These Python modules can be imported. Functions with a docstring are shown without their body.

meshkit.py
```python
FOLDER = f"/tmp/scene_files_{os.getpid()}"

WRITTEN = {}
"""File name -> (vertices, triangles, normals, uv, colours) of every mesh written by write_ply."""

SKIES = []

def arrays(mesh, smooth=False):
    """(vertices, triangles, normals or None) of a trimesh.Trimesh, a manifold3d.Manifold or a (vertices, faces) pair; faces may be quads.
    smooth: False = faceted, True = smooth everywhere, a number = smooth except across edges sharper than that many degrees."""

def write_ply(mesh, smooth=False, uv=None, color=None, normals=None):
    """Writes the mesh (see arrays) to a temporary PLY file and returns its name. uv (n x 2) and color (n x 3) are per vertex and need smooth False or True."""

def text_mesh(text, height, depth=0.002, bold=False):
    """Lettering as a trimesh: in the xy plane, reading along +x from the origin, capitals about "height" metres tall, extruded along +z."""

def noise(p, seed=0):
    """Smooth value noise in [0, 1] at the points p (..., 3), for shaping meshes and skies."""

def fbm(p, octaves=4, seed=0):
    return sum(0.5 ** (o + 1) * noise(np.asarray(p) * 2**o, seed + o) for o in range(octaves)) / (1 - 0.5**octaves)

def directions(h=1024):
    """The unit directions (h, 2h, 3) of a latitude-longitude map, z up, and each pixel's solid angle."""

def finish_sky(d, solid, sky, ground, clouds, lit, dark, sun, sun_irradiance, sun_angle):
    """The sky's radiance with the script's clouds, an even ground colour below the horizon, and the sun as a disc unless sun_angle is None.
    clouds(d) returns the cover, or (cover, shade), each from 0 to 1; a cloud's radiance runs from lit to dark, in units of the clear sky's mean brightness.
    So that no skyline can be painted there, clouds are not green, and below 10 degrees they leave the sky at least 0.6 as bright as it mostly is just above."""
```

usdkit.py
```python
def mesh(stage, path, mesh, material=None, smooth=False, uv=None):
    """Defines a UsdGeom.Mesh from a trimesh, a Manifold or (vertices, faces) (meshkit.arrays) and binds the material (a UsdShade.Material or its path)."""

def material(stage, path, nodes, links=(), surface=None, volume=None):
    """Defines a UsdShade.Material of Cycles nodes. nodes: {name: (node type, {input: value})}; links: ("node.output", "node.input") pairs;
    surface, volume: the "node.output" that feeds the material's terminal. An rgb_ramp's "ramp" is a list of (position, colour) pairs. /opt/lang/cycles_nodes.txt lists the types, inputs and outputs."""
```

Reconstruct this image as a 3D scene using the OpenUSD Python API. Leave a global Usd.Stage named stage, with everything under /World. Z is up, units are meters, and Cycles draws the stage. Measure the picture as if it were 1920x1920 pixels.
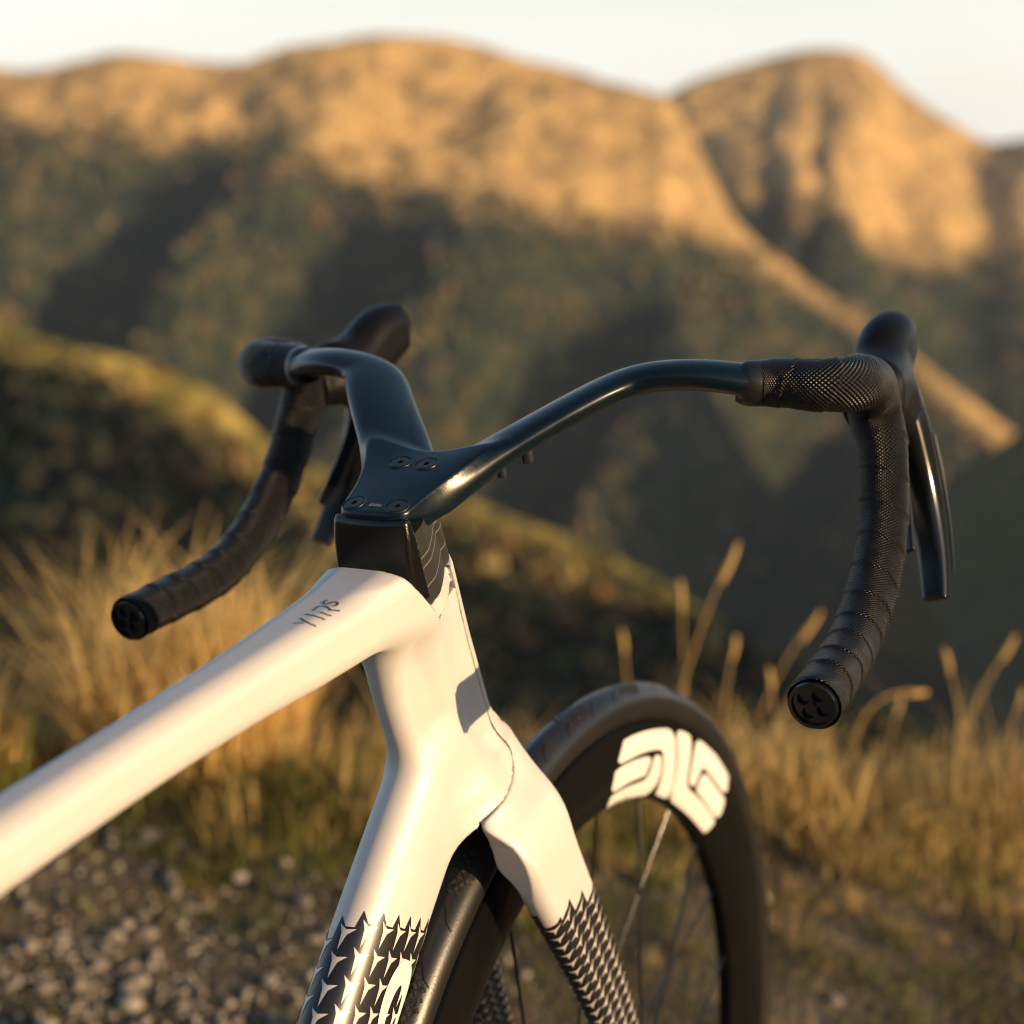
import math, random
import numpy as np, trimesh, usdkit, meshkit
from pxr import Usd, UsdGeom, UsdLux, UsdShade, Gf, Sdf, Vt
from scipy.spatial import cKDTree
from scipy.interpolate import CubicSpline, PchipInterpolator
from shapely.geometry import Polygon, MultiPolygon, box as sbox, LineString, Point
from shapely import affinity
from shapely.ops import unary_union

stage = Usd.Stage.CreateInMemory()
UsdGeom.SetStageUpAxis(stage, 'Z'); UsdGeom.SetStageMetersPerUnit(stage, 1.0)
world = UsdGeom.Xform.Define(stage, '/World'); UsdGeom.Scope.Define(stage, '/World/Looks')
rng = np.random.default_rng(7)

# ------------------------------------------------------------------ camera, sky, sun, exposure
FPX, HORIZON = 3290.29, 200.0                       # focal length in pixels of a 1920 px wide picture, row of the true horizon
R_B = np.array([[0.46063525, -0.88449487, -0.07405404], [0.84051974, 0.46149544, -0.28381071]])
R_RIGHT, R_FWD = R_B[0] / np.linalg.norm(R_B[0]), R_B[1] / np.linalg.norm(R_B[1])
R_DOWN = np.cross(R_FWD, R_RIGHT)
RB = np.stack([R_RIGHT, R_DOWN, R_FWD])             # bicycle frame -> camera axes
C_B = np.array([-0.94160638, -0.49211692, 1.14168393])
PITCH = math.atan((960 - HORIZON) / FPX)
W = np.array([[1, 0, 0], [0, -math.sin(PITCH), -math.cos(PITCH)], [0, math.cos(PITCH), -math.sin(PITCH)]])
MB = W.T @ RB                                       # bicycle frame -> world rotation; the front wheel stands at the world's origin
CAM = MB @ C_B
FOCUS, FNUM, EXPOSURE = 0.945, 4.8, 0.87
SUN_DIR = MB @ np.array([0.045, -0.985, 0.13]); SUN_DIR /= np.linalg.norm(SUN_DIR)

HAZE = 0.000020
cam = UsdGeom.Camera.Define(stage, '/World/camera')
m = np.eye(4); m[0, :3], m[1, :3], m[2, :3], m[3, :3] = W[0], -W[1], -W[2], CAM
cam.AddTransformOp().Set(Gf.Matrix4d(*m.ravel().tolist()))
cam.CreateHorizontalApertureAttr(36.0); cam.CreateVerticalApertureAttr(36.0)
cam.CreateFocalLengthAttr(36.0 * FPX / 1920.0)
cam.CreateFStopAttr(FNUM); cam.CreateFocusDistanceAttr(FOCUS); cam.CreateExposureAttr(EXPOSURE)
cam.CreateClippingRangeAttr((0.05, 50000.0))

SUN_EL, SUN_ROT = math.asin(SUN_DIR[2]), math.atan2(SUN_DIR[0], SUN_DIR[1])
SKY_STRENGTH, SUN_INT, SUN_COL = 0.108, 1.22, (1.0, 0.68, 0.355)
dome = UsdLux.DomeLight.Define(stage, '/World/sky'); dome.GetPrim().SetCustomDataByKey('kind', 'structure')
skymat = usdkit.material(stage, '/World/Looks/sky_look', {
    'sky': ('sky_texture', {'sky_type': 'single_scattering', 'sun_disc': False, 'sun_elevation': SUN_EL, 'sun_rotation': SUN_ROT, 'altitude': 800.0, 'air_density': 1.0, 'aerosol_density': 1.2, 'ozone_density': 1.0}),
    # thin bright high cloud, densest low over the mountains
    'tc': ('texture_coordinate', {}), 'xyz': ('separate_xyz', {}), 'el': ('map_range', {'from_min': .03, 'from_max': .17, 'to_min': .92, 'to_max': .0, 'clamp': True, 'range_type': 'smoothstep'}),
    'mp': ('mapping', {'scale': (1.5, 1.5, 7.0)}), 'nz': ('noise_texture', {'scale': 1.6, 'detail': 5.0}), 'nr': ('map_range', {'from_min': .35, 'from_max': .7, 'to_min': .78, 'to_max': 1.08, 'clamp': True}),
    'fac': ('math', {'math_type': 'multiply', 'use_clamp': True}), 'mx': ('mix', {'color2': (5.3, 5.2, 4.95)}),
    'bg': ('background_shader', {'strength': SKY_STRENGTH})},
    [('tc.generated', 'xyz.vector'), ('xyz.z', 'el.value'), ('tc.generated', 'mp.vector'), ('mp.vector', 'nz.vector'), ('nz.fac', 'nr.value'), ('el.result', 'fac.value1'), ('nr.result', 'fac.value2'),
     ('fac.value', 'mx.fac'), ('sky.color', 'mx.color1'), ('mx.color', 'bg.color')], surface='bg.background')
UsdShade.MaterialBindingAPI.Apply(dome.GetPrim()).Bind(skymat)
sun = UsdLux.DistantLight.Define(stage, '/World/sun')
sun.CreateAngleAttr(0.5); sun.CreateIntensityAttr(SUN_INT); sun.CreateNormalizeAttr(True); sun.CreateColorAttr(SUN_COL)
zz = SUN_DIR; xx = np.cross([0, 0, 1], zz); xx /= np.linalg.norm(xx); yy = np.cross(zz, xx)
m = np.eye(4); m[0, :3], m[1, :3], m[2, :3] = xx, yy, zz
sun.AddTransformOp().Set(Gf.Matrix4d(*m.ravel().tolist()))

# ------------------------------------------------------------------ helpers: naming, meshes, materials
used = {}
def numbered(parent, name):
    k = used.get((parent, name), 0); used[(parent, name)] = k + 1
    return name if k == 0 else f'{name}_{k:03d}'
def tag(prim, label=None, cat=None, group=None, kind=None):
    for k, v in (('label', label), ('category', cat), ('group', group), ('kind', kind)):
        if v: prim.SetCustomDataByKey(k, v)
    return prim
def path_of(parent): return '/World' if parent is None else str(parent.GetPath())
def obj(name, mesh, mat, parent=None, smooth=False, normals=None, uv=None, color=None):
    p = path_of(parent); full = f'{p}/{numbered(p, name)}'
    g = usdkit.mesh(stage, full, mesh, mat, smooth=smooth if normals is None else True, uv=uv)
    if normals is not None:
        g.CreateNormalsAttr(Vt.Vec3fArray.FromNumpy(np.asarray(normals, np.float32))); g.SetNormalsInterpolation('vertex')
    if color is not None:
        UsdGeom.PrimvarsAPI(g).CreatePrimvar('cover', Sdf.ValueTypeNames.Color3fArray, 'vertex').Set(Vt.Vec3fArray.FromNumpy(np.asarray(color, np.float32)))
    return g.GetPrim()
def thing(name, parent=None, loc=None, mat4=None, rotz=0):
    p = path_of(parent); x = UsdGeom.Xform.Define(stage, f'{p}/{numbered(p, name)}')
    if mat4 is not None: x.AddTransformOp().Set(Gf.Matrix4d(*np.asarray(mat4).ravel().tolist()))
    if loc is not None: x.AddTranslateOp().Set(Gf.Vec3d(*map(float, loc)))
    if rotz: x.AddRotateZOp().Set(float(rotz))
    return x.GetPrim()

def mat(name, base=(.5, .5, .5), rough=.5, nodes=None, links=None, **kw):
    n = {'p': ('principled_bsdf', {'base_color': base, 'roughness': rough, **kw})}
    n.update(nodes or {})
    return usdkit.material(stage, '/World/Looks/' + name, n, links or [], surface='p.BSDF')

M = {}
M['pearl'] = mat('pearl_paint', (.47, .452, .445), .36, {
    'tc': ('texture_coordinate', {}), 'n': ('noise_texture', {'scale': 2500.0, 'detail': 1.0}),
    'n2': ('noise_texture', {'scale': 35.0, 'detail': 3.0}),
    'r2': ('map_range', {'from_min': .35, 'from_max': .65, 'to_min': .46, 'to_max': .54}),
    'b': ('bump', {'strength': .05, 'distance': .00025})},
    [('tc.object', 'n.vector'), ('tc.object', 'n2.vector'), ('n.fac', 'b.height'), ('b.normal', 'p.normal'), ('n2.fac', 'r2.value'), ('r2.result', 'p.roughness')],
    coat_weight=.12, coat_roughness=.35, metallic=.10, specular_ior_level=.5)
M['carbon'] = mat('satin_carbon_sky_tint', (.001, .0062, .0112), .30, {  # blue of the reflected sky is put into the black base
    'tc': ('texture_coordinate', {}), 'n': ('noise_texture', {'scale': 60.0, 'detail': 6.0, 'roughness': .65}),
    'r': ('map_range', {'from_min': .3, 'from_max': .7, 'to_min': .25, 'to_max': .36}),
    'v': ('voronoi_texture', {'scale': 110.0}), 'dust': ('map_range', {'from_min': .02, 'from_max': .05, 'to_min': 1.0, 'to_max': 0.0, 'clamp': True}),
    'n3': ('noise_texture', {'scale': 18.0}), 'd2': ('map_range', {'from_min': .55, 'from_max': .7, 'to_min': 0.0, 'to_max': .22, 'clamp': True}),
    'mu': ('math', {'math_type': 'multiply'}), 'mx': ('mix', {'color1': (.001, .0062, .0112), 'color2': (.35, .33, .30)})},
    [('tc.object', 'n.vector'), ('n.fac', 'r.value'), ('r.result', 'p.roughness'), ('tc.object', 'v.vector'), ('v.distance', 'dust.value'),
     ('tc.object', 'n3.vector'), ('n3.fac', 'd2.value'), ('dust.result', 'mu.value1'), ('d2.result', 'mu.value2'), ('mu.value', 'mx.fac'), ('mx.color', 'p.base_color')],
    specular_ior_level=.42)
M['gloss'] = mat('gloss_black', (.006, .006, .007), .16, specular_ior_level=.55)
M['flake'] = mat('black_flake_paint', (.004, .0035, .0035), .17, {
    'tc': ('texture_coordinate', {}), 'v': ('voronoi_texture', {'scale': 1700.0}), 'b': ('bump', {'strength': .22, 'distance': .0006})},
    [('tc.object', 'v.vector'), ('v.distance', 'b.height'), ('b.normal', 'p.normal')], specular_ior_level=.6)
M['matte'] = mat('matte_black', (.017, .0155, .014), .5, {
    'tc': ('texture_coordinate', {}), 'n': ('noise_texture', {'scale': 260.0, 'detail': 5.0}), 'b': ('bump', {'strength': .12, 'distance': .001})},
    [('tc.object', 'n.vector'), ('n.fac', 'b.height'), ('b.normal', 'p.normal')], specular_ior_level=.35)
M['line'] = mat('grey_edge_line', (.11, .10, .09), .4)
M['lettergrey'] = mat('pale_lettering', (.22, .22, .22), .5)
M['slot'] = mat('dark_recess', (.004, .004, .004), .8, specular_ior_level=.1)
M['hood'] = mat('hood_rubber', (.004, .004, .005), .42, {
    'tc': ('texture_coordinate', {}), 'n': ('noise_texture', {'scale': 900.0, 'detail': 3.0}), 'b': ('bump', {'strength': .15, 'distance': .0004})},
    [('tc.object', 'n.vector'), ('n.fac', 'b.height'), ('b.normal', 'p.normal')], specular_ior_level=.16)
def knurl_mat(name, base, rough, pitch, depth):
    k = 2 * math.pi / pitch
    return mat(name, base, rough, {
        'uv': ('uvmap', {'attribute': 'st'}), 'd1': ('vector_math', {'math_type': 'dot_product', 'vector2': (k, k * .8, 0)}), 'd2': ('vector_math', {'math_type': 'dot_product', 'vector2': (k, -k * .8, 0)}),
        's1': ('math', {'math_type': 'sine'}), 's2': ('math', {'math_type': 'sine'}), 'm': ('math', {'math_type': 'add'}),
        'tc': ('texture_coordinate', {}), 'n': ('noise_texture', {'scale': 120.0, 'detail': 4.0}), 'a': ('math', {'math_type': 'multiply_add', 'value2': .9}),
        'b': ('bump', {'strength': .7, 'distance': depth}),
        'r': ('map_range', {'from_min': .3, 'from_max': .7, 'to_min': rough - .08, 'to_max': rough + .12})},
        [('uv.UV', 'd1.vector1'), ('uv.UV', 'd2.vector1'), ('d1.value', 's1.value1'), ('d2.value', 's2.value1'), ('s1.value', 'm.value1'), ('s2.value', 'm.value2'),
         ('tc.object', 'n.vector'), ('n.fac', 'a.value1'), ('m.value', 'a.value3'), ('a.value', 'b.height'), ('b.normal', 'p.normal'), ('n.fac', 'r.value'), ('r.result', 'p.roughness')], specular_ior_level=.24)
M['tape'] = knurl_mat('knurled_bar_tape', (.006, .0056, .006), .34, .0021, .0004)
M['elastic'] = mat('finishing_tape_black', (.008, .008, .009), .36, {
    'tc': ('texture_coordinate', {}), 'n': ('noise_texture', {'scale': 160.0, 'detail': 2.0}), 'b': ('bump', {'strength': .25, 'distance': .0008})},
    [('tc.object', 'n.vector'), ('n.fac', 'b.height'), ('b.normal', 'p.normal')])
M['steel'] = mat('bolt_black_steel', (.018, .024, .028), .34, metallic=.35)
M['silver'] = mat('brushed_metal', (.55, .53, .5), .3, metallic=1.0)
M['tyre'] = mat('tyre_rubber', (.018, .0175, .017), .36, {
    'tc': ('texture_coordinate', {}), 'n': ('noise_texture', {'scale': 700.0, 'detail': 4.0}), 'b': ('bump', {'strength': .2, 'distance': .0005}),
    'n2': ('noise_texture', {'scale': 14.0, 'detail': 5.0}), 'mx': ('rgb_ramp', {'ramp': [(.3, (.006, .006, .006)), (.55, (.009, .0085, .008)), (.8, (.022, .019, .016))]})},
    [('tc.object', 'n.vector'), ('n.fac', 'b.height'), ('b.normal', 'p.normal'), ('tc.object', 'n2.vector'), ('n2.fac', 'mx.fac'), ('mx.color', 'p.base_color')], specular_ior_level=.5)
M['tread'] = mat('tread_patch', (.008, .007, .006), .85, {
    'tc': ('texture_coordinate', {}), 'v': ('voronoi_texture', {'scale': 230.0}), 'b': ('bump', {'strength': 1.0, 'distance': .002})},
    [('tc.object', 'v.vector'), ('v.distance', 'b.height'), ('b.normal', 'p.normal')])
M['rim'] = mat('rim_carbon', (.0035, .0035, .0035), .22, specular_ior_level=.2)
M['white'] = mat('white_print', (.56, .545, .53), .5)
M['silverprint'] = mat('silver_print', (.50, .47, .46), .4, metallic=.15)
M['blackprint'] = mat('black_print', (.007, .007, .010), .36, coat_weight=.2, coat_roughness=.3)
M['ink'] = mat('dark_lettering', (.02, .017, .02), .4)

# ------------------------------------------------------------------ signed distances -> smooth meshes
class Tube:
    """Distance to a sweep: knots (n,3), half sizes hu (across) and hv (up), corner radius, the up vector tilted by roll."""
    def __init__(s, P, hu, hv=None, rad=None, up=(0, 0, 1), roll=None, kn=None, n=320, power=None):
        P = np.asarray(P, float); kn = np.linspace(0, 1, len(P)) if kn is None else np.asarray(kn, float)
        if P.shape[0] > 2:
            L = np.r_[0, np.cumsum(np.linalg.norm(np.diff(P, axis=0), axis=1))]; kn = L / L[-1]
        u = np.linspace(0, 1, n)
        s.c = (CubicSpline(kn, P) if len(P) > 2 else lambda t: P[0] + (P[1] - P[0]) * t[:, None])(u)
        s.T = np.gradient(s.c, axis=0); s.T /= np.linalg.norm(s.T, axis=1)[:, None]
        f = lambda a: np.full(n, float(a)) if np.ndim(a) == 0 else PchipInterpolator(kn, np.asarray(a, float))(u)
        s.hu = f(hu); s.hv = s.hu if hv is None else f(hv); s.rad = np.minimum(s.hu, s.hv) if rad is None else f(rad)
        U = np.cross(s.T, np.asarray(up, float)); U /= np.linalg.norm(U, axis=1)[:, None]; V = np.cross(U, s.T)
        if roll is not None:
            a = f(roll)[:, None]; U, V = np.cos(a) * U + np.sin(a) * V, -np.sin(a) * U + np.cos(a) * V
        s.U, s.V, s.tree, s.ell = U, V, cKDTree(s.c), power
        s.bound = float(np.hypot(s.hu, s.hv).max() + .03)
    def __call__(s, X):
        d, k = s.tree.query(X, distance_upper_bound=s.bound)
        out = np.full(len(X), .03); ok = np.isfinite(d); k = k[ok]
        q = X[ok] - s.c[k]; t = (q * s.T[k]).sum(1); uu, vv = (q * s.U[k]).sum(1), (q * s.V[k]).sum(1)
        step = np.linalg.norm(s.c[1] - s.c[0]); k2 = np.clip(k + np.sign(t).astype(int), 0, len(s.c) - 1); w = np.clip(np.abs(t) / step, 0, 1)
        mixp = lambda a: a[k] * (1 - w) + a[k2] * w
        hu, hv, r = mixp(s.hu), mixp(s.hv), mixp(s.rad)
        if s.ell == 'ellipse':
            k0 = np.sqrt((uu / hu) ** 2 + (vv / hv) ** 2); k1 = np.sqrt((uu / hu ** 2) ** 2 + (vv / hv ** 2) ** 2)
            d2 = np.where(k1 > 1e-9, k0 * (k0 - 1) / np.maximum(k1, 1e-9), -np.minimum(hu, hv))
        else:
            qx, qy = np.abs(uu) - hu + r, np.abs(vv) - hv + r
            d2 = np.hypot(np.maximum(qx, 0), np.maximum(qy, 0)) + np.minimum(np.maximum(qx, qy), 0) - r
        end = np.where(k == 0, -t, np.where(k == len(s.c) - 1, t, -1.0))
        d3 = np.where(end > 0, np.hypot(np.maximum(d2, 0), end) + np.minimum(np.maximum(d2, -end), 0) * 0, d2)
        d3 = np.where((end > 0) & (d2 < 0), end, d3)
        out[ok] = np.minimum(d3, .03)
        return out
def smin(a, b, k):
    h = np.clip(.5 + .5 * (b - a) / k, 0, 1)
    return b + (a - b) * h - k * h * (1 - h)
def smax(a, b, k): return -smin(-a, -b, k)

def surface(f, lo, hi, h, mirror=False):
    """Surface nets of f = 0 between lo and hi; with mirror the y >= 0 half is reflected. Returns vertices, triangles, normals."""
    lo, hi = np.asarray(lo, float), np.asarray(hi, float); n = np.ceil((hi - lo) / h).astype(int) + 1
    B = 6; nb = -(-n // B); cc = np.stack(np.meshgrid(*[np.arange(k) for k in nb], indexing='ij'), -1).reshape(-1, 3)
    fb = f(lo + (cc * B + (B - 1) / 2) * h); keep = np.abs(fb) < h * B * 1.35
    F = np.full(nb * B, .03, np.float32); S = np.where(fb < 0, -.03, .03).reshape(nb)
    F = np.repeat(np.repeat(np.repeat(S, B, 0), B, 1), B, 2).astype(np.float32)
    off = np.stack(np.meshgrid(*[np.arange(B)] * 3, indexing='ij'), -1).reshape(-1, 3)
    for part in np.array_split(cc[keep], max(1, keep.sum() // 4000)):
        idx = (part[:, None] * B + off[None]).reshape(-1, 3)
        F[idx[:, 0], idx[:, 1], idx[:, 2]] = f(lo + idx * h)
    sg = F < 0
    nx, ny, nz = F.shape
    cnt = np.zeros((nx - 1, ny - 1, nz - 1), np.int8)
    for a in (0, 1):
        for b in (0, 1):
            for c in (0, 1): cnt += sg[a:nx - 1 + a, b:ny - 1 + b, c:nz - 1 + c]
    cell = np.argwhere((cnt > 0) & (cnt < 8)); ids = -np.ones(cnt.shape, np.int64); ids[tuple(cell.T)] = np.arange(len(cell))
    acc = np.zeros((len(cell), 3)); num = np.zeros(len(cell))
    corners = [np.array(c) for c in np.ndindex(2, 2, 2)]
    for a in corners:
        for ax in range(3):
            if a[ax]: continue
            b = a.copy(); b[ax] = 1
            fa, fb_ = F[tuple((cell + a).T)], F[tuple((cell + b).T)]; cr = (fa < 0) != (fb_ < 0)
            t = np.where(cr, fa / np.where(cr, fa - fb_, 1), 0)
            acc += np.where(cr[:, None], a + t[:, None] * (b - a), 0); num += cr
    V = lo + (cell + acc / num[:, None]) * h
    faces = []
    for ax in range(3):
        o = [k for k in range(3) if k != ax]
        sl0 = [slice(None)] * 3; sl1 = [slice(None)] * 3; sl0[ax], sl1[ax] = slice(0, -1), slice(1, None)
        e = np.argwhere(sg[tuple(sl0)] != sg[tuple(sl1)])
        e = e[(e[:, o[0]] > 0) & (e[:, o[1]] > 0) & (e[:, o[0]] < F.shape[o[0]] - 1) & (e[:, o[1]] < F.shape[o[1]] - 1)]
        def cid(d0, d1):
            q = e.copy(); q[:, o[0]] -= d0; q[:, o[1]] -= d1; return ids[tuple(q.T)]
        q = np.stack([cid(0, 0), cid(1, 0), cid(1, 1), cid(0, 1)], 1)
        flip = sg[tuple(e.T)] ^ (ax == 1)
        q[flip] = q[flip][:, ::-1]
        faces.append(q[(q >= 0).all(1)])
    Q = np.vstack(faces)
    e4 = np.array([[1, -1, -1], [-1, -1, 1], [-1, 1, -1], [1, 1, 1]], float); eps = h * .3
    grad = lambda X: sum(e4[i] * f(X + e4[i] * eps)[:, None] for i in range(4)) / (4 * eps)
    for _ in range(2):
        g = grad(V); gg = np.maximum((g * g).sum(1), .2); dv = f(V) / gg
        V = V - g * np.clip(dv, -h * .6, h * .6)[:, None]
    N = grad(V); N /= np.maximum(np.linalg.norm(N, axis=1), 1e-9)[:, None]
    T = np.vstack([Q[:, [0, 1, 2]], Q[:, [0, 2, 3]]])
    fn = np.cross(V[T[:, 1]] - V[T[:, 0]], V[T[:, 2]] - V[T[:, 0]])
    if (fn * N[T].sum(1)).sum() < 0: T = T[:, ::-1]
    return V, T, N
def flipy(V, T, N=None):
    s = np.array([1, -1, 1.]); return (V * s, T[:, ::-1]) if N is None else (V * s, T[:, ::-1], N * s)
def sdf_part(name, f, lo, hi, h, mt, parent, mirror=0):
    V, T, N = surface(f, lo, hi, h)
    prims = [obj(name, (V, T), mt, parent, normals=N)]
    if mirror: v, t, n = flipy(V, T, N); prims.append(obj(name, (v, t), mt, parent, normals=n))
    return prims

def march(f, X, D, level=0.0, it=40):
    """Points on f = level reached from X going along D."""
    X = X.copy()
    for _ in range(it): X += D * np.clip(f(X) - level, -.01, .02)[:, None] * .9
    return X
def cut_cells(poly, cell):
    x0, y0, x1, y1 = poly.bounds; out = []
    for i in range(int(math.floor(x0 / cell)), int(math.ceil(x1 / cell))):
        for j in range(int(math.floor(y0 / cell)), int(math.ceil(y1 / cell))):
            g = poly.intersection(sbox(i * cell, j * cell, (i + 1) * cell, (j + 1) * cell))
            out += [q for q in getattr(g, 'geoms', [g]) if q.geom_type == 'Polygon' and q.area > 1e-10]
    return out
def flat_mesh(polys):
    vs, fs, n = [], [], 0
    for q in polys:
        v, f = trimesh.creation.triangulate_polygon(q, engine='earcut'); vs.append(v); fs.append(f + n); n += len(v)
    v, f = np.vstack(vs), np.vstack(fs)
    key = np.round(v / 1e-6).astype(np.int64); _, first, inv = np.unique(key, axis=0, return_index=True, return_inverse=True)
    return v[first], inv.ravel()[f]
def decal(poly, mapping, cell):
    """Flat print: the 2D polygon laid on a surface by mapping(points) -> (points3d, normals)."""
    polys = []
    for q in (getattr(poly, 'geoms', [poly])): polys += cut_cells(q, cell)
    v, f = flat_mesh(polys); X, N = mapping(v)
    fn = np.cross(X[f[:, 1]] - X[f[:, 0]], X[f[:, 2]] - X[f[:, 0]])
    if (fn * N[f].mean(1)).sum() < 0: f = f[:, ::-1]
    return X, f, N
def sgrad(f, X, eps=.0006):
    e4 = np.array([[1, -1, -1], [-1, -1, 1], [-1, 1, -1], [1, 1, 1]], float)
    g = sum(e4[i] * f(X + e4[i] * eps)[:, None] for i in range(4)); return g / np.linalg.norm(g, axis=1)[:, None]
def lathe(profile, n=48, axis='z'):
    p = np.asarray(profile, float); th = np.linspace(0, 2 * np.pi, n, endpoint=False)
    v = np.stack([p[:, None, 0] * np.cos(th), p[:, None, 0] * np.sin(th), np.broadcast_to(p[:, None, 1], (len(p), n))], -1).reshape(-1, 3)
    i, j = np.meshgrid(np.arange(len(p) - 1), np.arange(n), indexing='ij')
    q = np.stack([i * n + j, i * n + (j + 1) % n, (i + 1) * n + (j + 1) % n, (i + 1) * n + j], -1).reshape(-1, 4)
    f = np.vstack([q[:, [0, 1, 2]], q[:, [0, 2, 3]]])
    ar = np.linalg.norm(np.cross(v[f[:, 1]] - v[f[:, 0]], v[f[:, 2]] - v[f[:, 0]]), axis=1); return v, f[ar > 1e-14]
def basis(z, x=(1, 0, 0)):
    z = np.asarray(z, float) / np.linalg.norm(z); x = np.asarray(x, float) - np.dot(x, z) * z; x /= np.linalg.norm(x)
    return np.stack([x, np.cross(z, x), z], 1)
def sweep(P, rad, sides=16, kn=None, n=60, cap=True, up=(0, 0, 1), flat=1.0):
    P = np.asarray(P, float); L = np.r_[0, np.cumsum(np.linalg.norm(np.diff(P, axis=0), axis=1))]; L /= L[-1]
    u = np.linspace(0, 1, n); c = CubicSpline(L, P)(u) if len(P) > 2 else P[0] + (P[1] - P[0]) * u[:, None]
    r = np.full(n, rad) if np.ndim(rad) == 0 else PchipInterpolator(L, rad)(u)
    T = np.gradient(c, axis=0); T /= np.linalg.norm(T, axis=1)[:, None]
    U = np.cross(T, up); U /= np.linalg.norm(U, axis=1)[:, None]; V = np.cross(U, T)
    a = np.linspace(0, 2 * np.pi, sides, endpoint=False)
    v = c[:, None] + r[:, None, None] * (np.cos(a)[None, :, None] * U[:, None] + flat * np.sin(a)[None, :, None] * V[:, None])
    i, j = np.meshgrid(np.arange(n - 1), np.arange(sides), indexing='ij')
    q = np.stack([i * sides + j, i * sides + (j + 1) % sides, (i + 1) * sides + (j + 1) % sides, (i + 1) * sides + j], -1).reshape(-1, 4)
    f = [q[:, [0, 1, 2]], q[:, [0, 2, 3]]]; v = v.reshape(-1, 3)
    if cap:
        k = len(v); v = np.vstack([v, c[0], c[-1]]); j = np.arange(sides); b = (n - 1) * sides
        f += [np.stack([np.full(sides, k), (j + 1) % sides, j], 1), np.stack([np.full(sides, k + 1), b + j, b + (j + 1) % sides], 1)]
    f = np.vstack(f)
    return v, f[:, ::-1] if np.dot(np.cross(U[0], V[0]), T[0]) < 0 else f

exec_order = []
# ------------------------------------------------------------------ large structure: ground and mountains
from_px = lambda px, py: np.array([(px - 960) / FPX, (py - 960) / FPX, 1.0]) @ W
FWD = MB[:, 0]; SL = FWD[2] / np.hypot(FWD[0], FWD[1]); FD = FWD[:2] / np.linalg.norm(FWD[:2])
fb = lambda x, y, s, o=4, seed=0: meshkit.fbm(np.stack([np.asarray(x) * s, np.asarray(y) * s, np.full(np.shape(x), .37 + seed)], -1), o, seed) - .5
REAR = MB @ np.array([-.985, 0, 0]); GX = -.03; GY = (REAR[2] - GX * REAR[0]) / REAR[1]
def edge_y(x): return 1.12 - .05 * np.abs(x) + .22 * fb(x, x * 0, 1.1, 3, 5)
def ground_z(x, y):
    x, y = np.asarray(x, float), np.asarray(y, float)
    base = GY * y + GX * x + .05 * fb(x, y, 1.7, 4, 1) + .02 * fb(x, y, 9, 2, 2)
    w = np.clip((np.minimum(np.hypot(x, y), np.hypot(x - REAR[0], y - REAR[1])) - .05) / .4, 0, 1); base = base * w + (GY * y + GX * x) * (1 - w)
    d = np.maximum(y - edge_y(x), 0); drop = np.where(d < .45, 1.0 * d * d, .2025 + .90 * (d - .45))
    s = np.maximum(np.hypot(x * .6, np.minimum(y, 0)) - 4, 0)
    return base - drop * (1 + .1 * fb(x, y, .4, 2, 3)) - .0 * s
def grid(xs, ys, zf):
    X, Y = np.meshgrid(xs, ys, indexing='ij'); Z = zf(X, Y); v = np.stack([X, Y, Z], -1).reshape(-1, 3); a, b = len(xs), len(ys)
    i, j = np.meshgrid(np.arange(a - 1), np.arange(b - 1), indexing='ij'); k = i * b + j
    q = np.stack([k, k + b, k + b + 1, k + 1], -1).reshape(-1, 4); return v, np.vstack([q[:, [0, 1, 2]], q[:, [0, 2, 3]]])
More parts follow.
